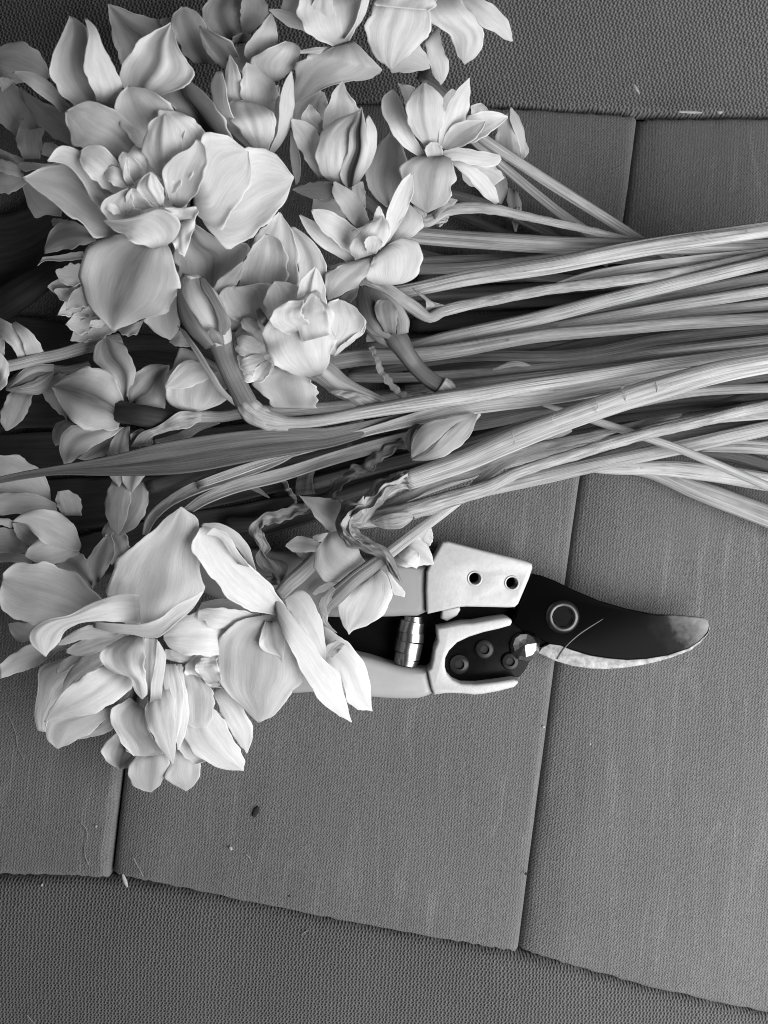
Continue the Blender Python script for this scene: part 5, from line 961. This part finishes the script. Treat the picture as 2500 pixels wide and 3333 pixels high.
# --- flower at the lower middle, over the shears' grip
f = T('daffodil', 'bright daffodil at the lower middle whose long petals reach over the grip of the shears', 'daffodil', ('G', 1430, 680, 8), GF)
P(f, 'G', [(1340, 400), (1270, 290), (1150, 220), (1085, 185)], [(1385, 440), (1345, 300), (1275, 215), (1190, 172), (1098, 170)], [44, 50, 53, 54], -2)
P(f, 'H', [(320, 1140), (430, 1250), (470, 1390), (492, 1440), (555, 1470), (640, 1481)], [(310, 900), (420, 968), (540, 1080), (610, 1200), (636, 1350), (648, 1480)], [46, 46, 41, 32], -4, rib=.12, nu=16)
P(f, 'H', [(310, 1120), (330, 1050), (400, 1000)], [(380, 1120), (420, 1080), (460, 1030)], [49, 50.5, 50], 1, mat=M['dry'], name='withered_patch', wrinkle=.4)
P(f, 'H', [(330, 1150), (200, 1010), (80, 800), (55, 725)], [(335, 1130), (328, 980), (290, 820), (210, 690), (150, 648), (62, 715)], [54, 57, 58, 57], -4, tilt=-1, nu=14)
P(f, 'G', [(1480, 640), (1200, 690), (1080, 700), (1062, 650)], [(1480, 600), (1300, 590), (1180, 580), (1090, 600)], [44, 46, 47], 2)
P(f, 'G', [(1230, 880), (1080, 890), (960, 872), (905, 840), (883, 808)], [(1240, 730), (1170, 660), (1080, 645), (980, 665), (920, 700), (880, 765)], [52, 60, 62, 61], -6, crease=.6, nu=16)
P(f, 'G', [(1240, 740), (1130, 735), (1105, 700), (1062, 690)], [(1400, 660), (1260, 635), (1130, 628), (1068, 640)], [54, 62, 63], -2)
P(f, 'G', [(1000, 930), (890, 900), (890, 850)], [(1100, 900), (1060, 870), (980, 860)], [50, 52, 52], -2)
P(f, 'G', [(1090, 1060), (1010, 1000), (1000, 930), (1060, 880)], [(1190, 1060), (1180, 980), (1170, 880)], [50, 52, 53], -2, ruf=2.5, wrinkle=.3)
P(f, 'G', [(1120, 1040), (1050, 950), (1085, 900)], [(1200, 1030), (1180, 950), (1160, 900)], [52, 55, 56], 2, ruf=2.5, wrinkle=.3)
P(f, 'G', [(1180, 1010), (1110, 1030), (1020, 1000)], [(1200, 1060), (1130, 1050), (1020, 1020)], [49, 51, 50], 0, ruf=3, wrinkle=.4)
P(f, 'G', [(1480, 665), (1300, 690), (1200, 755), (1168, 850), (1168, 980), (1220, 1090), (1328, 1168), (1340, 1215), (1395, 1245)], [(1500, 690), (1570, 800), (1632, 950), (1632, 1040), (1570, 1080), (1530, 1150), (1480, 1212), (1402, 1246)], [56, 58, 56, 50, 42], -6, nu=20, nv=30, rib=.08)
P(f, 'G', [(1430, 700), (1395, 830), (1450, 870), (1505, 890), (1520, 920)], [(1490, 700), (1540, 780), (1535, 860), (1530, 918)], [58.5, 60.5, 60, 58], 1, rib=.35, label='darker inner fold')
P(f, 'G', [(1480, 662), (1340, 640), (1230, 570), (1140, 460), (1060, 350), (1028, 300), (1075, 200)], [(1558, 650), (1500, 560), (1430, 460), (1340, 400), (1260, 310), (1200, 210), (1110, 185)], [58, 63, 68, 73, 75], 3, tilt=-2, nu=18, nv=30)
P(f, 'G', [(1280, 390), (1240, 330), (1180, 250), (1110, 230)], [(1350, 410), (1290, 330), (1230, 230), (1150, 190)], [70, 75, 78], -2, ruf=1.5)
P(f, 'H', [(10, 870), (60, 990), (160, 1190), (280, 1400), (400, 1500), (500, 1557)], [(-20, 690), (70, 790), (240, 1020), (330, 1140), (442, 1240), (432, 1275), (465, 1400), (508, 1555)], [60, 63, 60, 54, 44], -3, tilt=-2, nu=16, nv=30)
stem(f, 'stem', 'H', [(20, 700, 90), (80, 630, 100), (160, 560, 104), (240, 480, 100), (400, 300, 80)], [36, 30, 26, 22, 16], M['stem'], nv=20)

# --- face-down flower by the shears
f = T('daffodil', 'daffodil drooping face down beside the metal plate of the shears on a bent stalk', 'daffodil', ('H', 600, 560, 5), GF)
P(f, 'H', [(450, 300), (370, 282), (290, 200), (210, 100), (152, 22)], [(490, 220), (482, 130), (430, 80), (340, 45), (160, 30)], [34, 38, 40, 38], -3, rib=.1)
P(f, 'H', [(300, 400), (200, 412), (110, 405), (60, 370)], [(300, 350), (220, 312), (150, 298), (64, 350)], [26, 28, 28], -2, rib=.2)
P(f, 'H', [(280, 440), (190, 465), (130, 415)], [(290, 400), (200, 400), (140, 405)], [22, 23, 23], -1)
P(f, 'H', [(330, 340), (250, 330), (245, 300)], [(400, 300), (340, 280), (260, 295)], [22, 24, 24], 1)
P(f, 'H', [(560, 570), (440, 600), (330, 607), (265, 540), (250, 440), (290, 360), (350, 285)], [(600, 480), (550, 380), (480, 290), (430, 262), (365, 272)], [40, 43, 42, 39], -4, rib=.12, nu=16)
P(f, 'H', [(380, 600), (290, 640), (240, 690)], [(420, 610), (350, 660), (262, 698)], [26, 25, 23], -1)
P(f, 'H', [(610, 600), (480, 680), (415, 770), (440, 880), (488, 962)], [(700, 520), (765, 600), (782, 690), (745, 800), (640, 890), (500, 938), (492, 962)], [36, 37, 34, 29], -5, rib=.15, crease=.5, nu=18, nv=24)
P(f, 'H', [(740, 530), (770, 610), (790, 690), (855, 712)], [(760, 540), (810, 610), (868, 675), (865, 710)], [30, 29, 27], -2)
stem(f, 'tube', 'H', [(740, 430, 90), (640, 500, 92), (540, 575, 96), (440, 665, 110), (360, 740, 112), (320, 800, 60)], [44, 45, 46, 46, 45, 44], M['leaf'], nr=6, ridge=.09)
stem(f, 'stem', 'H', [(730, 440, 84), (850, 345, 80), (960, 262, 78), (1100, 160, 70), (1240, 55, 60), 'F', (180, 1210, 60), (360, 1100, 56), (590, 985, 46)], [45, 45, 44, 42, 40, 38, 36, 34], M['stem'])
blade(f, 'spathe', 'H', [(330, 860), (290, 800), (300, 720), (380, 640)], [(400, 760), (370, 730), (400, 660)], [44, 48, 50], -2, mat=M['leaf'])
blade(f, 'spathe', 'H', [(300, 800), (310, 880), (350, 930), (408, 955)], [(350, 830), (345, 870), (370, 910), (408, 950)], [44, 44, 42, 38], -1, mat=M['dry'], wrinkle=.3)
f = T('daffodil', 'small crumpled daffodil peeping out behind the bent stalk, touching the metal plate', 'daffodil', ('H', 930, 400, 5), GF)
P(f, 'H', [(930, 320), (940, 270), (1000, 240), (1035, 235)], [(1035, 370), (1058, 320), (1052, 260), (1040, 236)], [32, 34, 34], -2)
P(f, 'H', [(760, 462), (830, 500), (950, 505), (1057, 492)], [(850, 390), (920, 305), (1000, 320), (1040, 400), (1062, 485)], [30, 33, 32, 29], -4, rib=.2, nu=14)
P(f, 'H', [(815, 420), (850, 465), (900, 500), (945, 518)], [(860, 370), (920, 390), (965, 420), (962, 490)], [35, 38, 38, 36], -3, ruf=2, wrinkle=.2)

# --- buds on top
f = T('daffodil_bud', 'upright bud in a dark split sheath, its stalk bending sharply into a long stem', 'daffodil bud', ('D', 1100, 300, 30), GB)
stem(f, 'neck', 'D', [(1150, 440, 140), (1190, 520, 130), (1230, 640, 114), (1290, 770, 112), (1340, 860, 112), (1370, 890, 70)], [66, 64, 60, 57, 56, 55], M['leaf'], nv=60, label='dark green neck below the bud').color = (.8, .8, .8, 1)
stem(f, 'stem', 'D', [(1320, 850, 90), (1350, 880, 116), (1400, 918, 112), (1480, 945, 96), 'E', (400, 955, 66), (560, 945, 62), (800, 900, 70), (1100, 850, 84), (1400, 805, 88), (1659, 770, 84), 'F', (300, 765, 80), (700, 705, 74), (1100, 640, 66), (1659, 565, 56), (2100, 510, 56)],
     [55, 55, 54.5, 54, 53, 52, 51, 50, 49, 48, 47, 46, 45, 44, 43, 43], M['stem'], nv=170, ns=20, flat=.75, ridge=.03, nr=7)
stem(f, 'bud_body', 'D', [(1010, 165, 30), (1040, 200, 120), (1080, 290, 190), (1130, 380, 190), (1170, 450, 150), (1195, 520, 120)], [72, 73, 73, 72, 70, 66], M['petal'], ns=26, ridge=.02)
P(f, 'D', [(1110, 560), (1020, 470), (962, 380), (955, 280), (965, 200), (985, 150)], [(1170, 540), (1090, 430), (1030, 340), (985, 260), (985, 190), (1000, 160)], [74, 78, 80, 80, 78], -4, mat=M['green'], name='sheath')
P(f, 'D', [(1175, 490), (1170, 400), (1130, 300), (1085, 230), (1075, 165)], [(1215, 480), (1250, 420), (1190, 310), (1140, 220), (1098, 165)], [73, 77, 79, 79, 77], -4, mat=M['leaf'], name='sheath')
P(f, 'D', [(985, 150), (1000, 160), (1030, 180)], [(990, 145), (1030, 160), (1090, 168)], [79, 80.5, 80], 0, mat=M['dry'], name='sheath_tip')
P(f, 'D', [(1150, 520), (1110, 500), (1130, 440)], [(1215, 540), (1200, 480), (1140, 440)], [72, 75, 76], -2, mat=M['leaf'], name='sheath')
P(f, 'D', [(960, 430), (1040, 560), (1110, 680), (1180, 790), (1300, 890)], [(1000, 460), (1075, 560), (1150, 680), (1215, 780), (1310, 870)], [74, 68, 62, 58, 55], -1, mat=M['leaf'], name='spathe', nv=30)
stem(f, 'papery_joint', 'D', [(1300, 830, 60), (1335, 868, 118), (1385, 912, 124), (1460, 944, 108), (1560, 962, 80)], [56, 55.6, 55.4, 54.6, 53.6], M['dry'], wrinkle=.05, nv=60, ns=28)
f = T('daffodil_bud', 'side-lying bud with a dark sheath and a short cut stalk lying across the pale stems', 'daffodil bud', ('E', 930, 480, 38), GB)
stem(f, 'bud_body', 'E', [(790, 225, 40), (830, 290, 150), (880, 390, 190), (930, 470, 150), (960, 520, 90)], [50, 52, 53, 53, 51], M['petal'], ns=26).color = (.4, .4, .4, 1)  # bud's shade put into darker body and petal colours
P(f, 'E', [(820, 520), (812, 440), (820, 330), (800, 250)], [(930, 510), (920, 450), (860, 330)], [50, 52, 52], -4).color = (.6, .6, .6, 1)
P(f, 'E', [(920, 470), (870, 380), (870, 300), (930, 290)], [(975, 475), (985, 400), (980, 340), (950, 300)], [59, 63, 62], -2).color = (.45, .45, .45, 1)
P(f, 'E', [(940, 505), (850, 480), (790, 400), (768, 320), (772, 260), (800, 213)], [(960, 490), (900, 420), (870, 360), (860, 300), (830, 240), (806, 213)], [56, 60, 61, 59], -4, mat=M['green'], name='sheath')
P(f, 'E', [(985, 480), (975, 400), (940, 310), (860, 240), (805, 213)], [(1045, 470), (1050, 400), (1010, 330), (930, 260), (810, 210)], [56, 60, 61, 58], -3, mat=M['leaf'], name='sheath', wrinkle=.15)
stem(f, 'stem', 'E', [(950, 470, 110), (985, 510, 120), (1030, 580, 100), (1100, 670, 92), (1170, 730, 90), (1230, 765, 92), (1262, 785, 86), (1285, 800, 60)], [54, 53, 52, 50, 49, 48, 47, 46], M['green'], nv=50, ns=20, nr=4, ridge=.06)
stem(f, 'cut_end', 'E', [(1218, 752, 98), (1250, 775, 100), (1275, 793, 84), (1290, 803, 36)], [48.4, 47.9, 47.2, 46.2], M['dry'], wrinkle=.05)
f = T('daffodil_bud', 'pale closed bud lying between the bud stem and the broadest stem, tip down left', 'daffodil bud', ('E', 1200, 1040, 36), GB)
stem(f, 'bud_body', 'E', [(1062, 1152, 16), (1100, 1110, 110), (1160, 1050, 160), (1250, 985, 170), (1340, 935, 120), (1420, 890, 60)], [42, 43, 44, 44, 43, 42], M['petal'], ns=26)
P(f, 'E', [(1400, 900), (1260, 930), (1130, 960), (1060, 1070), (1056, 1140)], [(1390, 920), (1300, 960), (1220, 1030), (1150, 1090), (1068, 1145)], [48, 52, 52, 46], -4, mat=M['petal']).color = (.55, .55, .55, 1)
P(f, 'E', [(1420, 910), (1380, 1020), (1290, 1110), (1180, 1155), (1070, 1166)], [(1400, 900), (1300, 960), (1220, 1040), (1150, 1110), (1062, 1155)], [46, 50, 50, 44], -3, tilt=0).color = (.75, .75, .75, 1)
P(f, 'E', [(1060, 1130), (1030, 1080), (1040, 1000), (1090, 960)], [(1075, 1140), (1060, 1080), (1075, 1010), (1110, 965)], [44, 47, 47], -1, mat=M['green'], name='sheath')

# ------------------------------------------------------------------ crumbs, lint and specks on the fabric
def crumb(crop, pts, label, mat='pale_crumb', z=.6, name='plant_crumb', cat='crumb', group='crumbs on the fabric', **kw):
    return solo(crop, pts, [z + .1] * 3, label, mat, 1.0, cat, name, group, **kw)
crumb('C', [(935, 455, 8), (948, 480, 16), (965, 508, 6)], 'largest pale crumb on the coarse fabric above the upper seam')
crumb('C', [(1175, 603, 10), (1240, 605, 16), (1303, 608, 8)], 'long dry crumb lying in the upper seam', z=-1)
crumb('C', [(1385, 603, 10), (1400, 606, 18), (1412, 603, 8)], 'small pale crumb in the upper seam right of the long one', z=-1)
crumb('J', [(662, 850, 10), (674, 885, 22), (688, 920, 10)], 'pale crumb straddling the lower seam right of its cross seam', z=1)
crumb('J', [(222, 905, 12), (226, 908, 18), (232, 912, 8)], 'round crumb on the front panel near the left edge', z=-1)
crumb('J', [(1240, 702, 10), (1246, 710, 18), (1252, 720, 8)], 'pale crumb on the middle panel beside a faint stain')
crumb('J', [(515, 588, 10), (519, 592, 14), (523, 597, 6)], 'pale dot on the left panel near the wavy hair')
crumb('I', [(440, 1268, 8), (447, 1270, 14), (454, 1273, 6)], 'pale dot by the long seam below the shears')
crumb('I', [(695, 1360, 8), (699, 1363, 12), (703, 1366, 6)], 'pale dot on the right panel below the blade')
crumb('J', [(1370, 540, 20), (1385, 510, 30), (1396, 485, 12)], 'dark elongated speck on the middle panel', 'dark_speck', .4, 'dark_spot', 'speck', 'dark specks on the fabric', flat=.3)
crumb('J', [(1555, 962, 12), (1562, 966, 20), (1570, 970, 8)], 'small dark speck close to the lower seam', 'dark_speck', .3, 'dark_spot', 'speck', 'dark specks on the fabric', flat=.3)
crumb('L', [(346, 842, 8), (352, 848, 16), (357, 854, 6)], 'tiny dark speck by the long seam on the middle panel', 'dark_speck', .2, 'dark_spot', 'speck', 'dark specks on the fabric', flat=.3)
crumb('L', [(1438, 1080, 8), (1443, 1085, 12), (1448, 1090, 6)], 'tiny dark speck on the right panel', 'dark_speck', .3, 'dark_spot', 'speck', 'dark specks on the fabric', flat=.3)
LF = 'hairs and lint on the fabric'
def hair(crop, pts, label, z=.5, w_=4): return solo(crop, [(x, y, w_) for x, y in pts], [z] * 3, label, 'lint', 1.0, 'fibre', 'fibre', LF, ns=6, nv=30, wob=.2)
hair('J', [(430, 568), (462, 600), (472, 650), (458, 700), (462, 760), (480, 800)], 'long wavy pale hair on the left panel near its seam', w_=5)
hair('J', [(720, 760), (740, 800), (755, 825), (770, 860)], 'short bright fibre on the middle panel near its left seam', w_=7)
hair('J', [(1325, 740), (1345, 760), (1358, 790)], 'curved pale fibre beside the dark elongated speck', w_=7)
hair('G', [(0, 1130), (50, 1220), (85, 1310), (95, 1380), (130, 1450)], 'long fine hair at the left edge beside the big lower flower', w_=5)
hair('K', [(1020, 852), (1085, 805), (1120, 755)], 'faint curved fibre on the middle panel near the long seam', z=-.1, w_=3)
hair('K', [(300, 1180), (320, 1162), (340, 1152)], 'short fibre on the front panel below the lower seam', z=0, w_=6)
hair('J', [(145, 1610), (165, 1635), (190, 1659)], 'fibre at the lower left corner of the front panel', z=-3, w_=6)
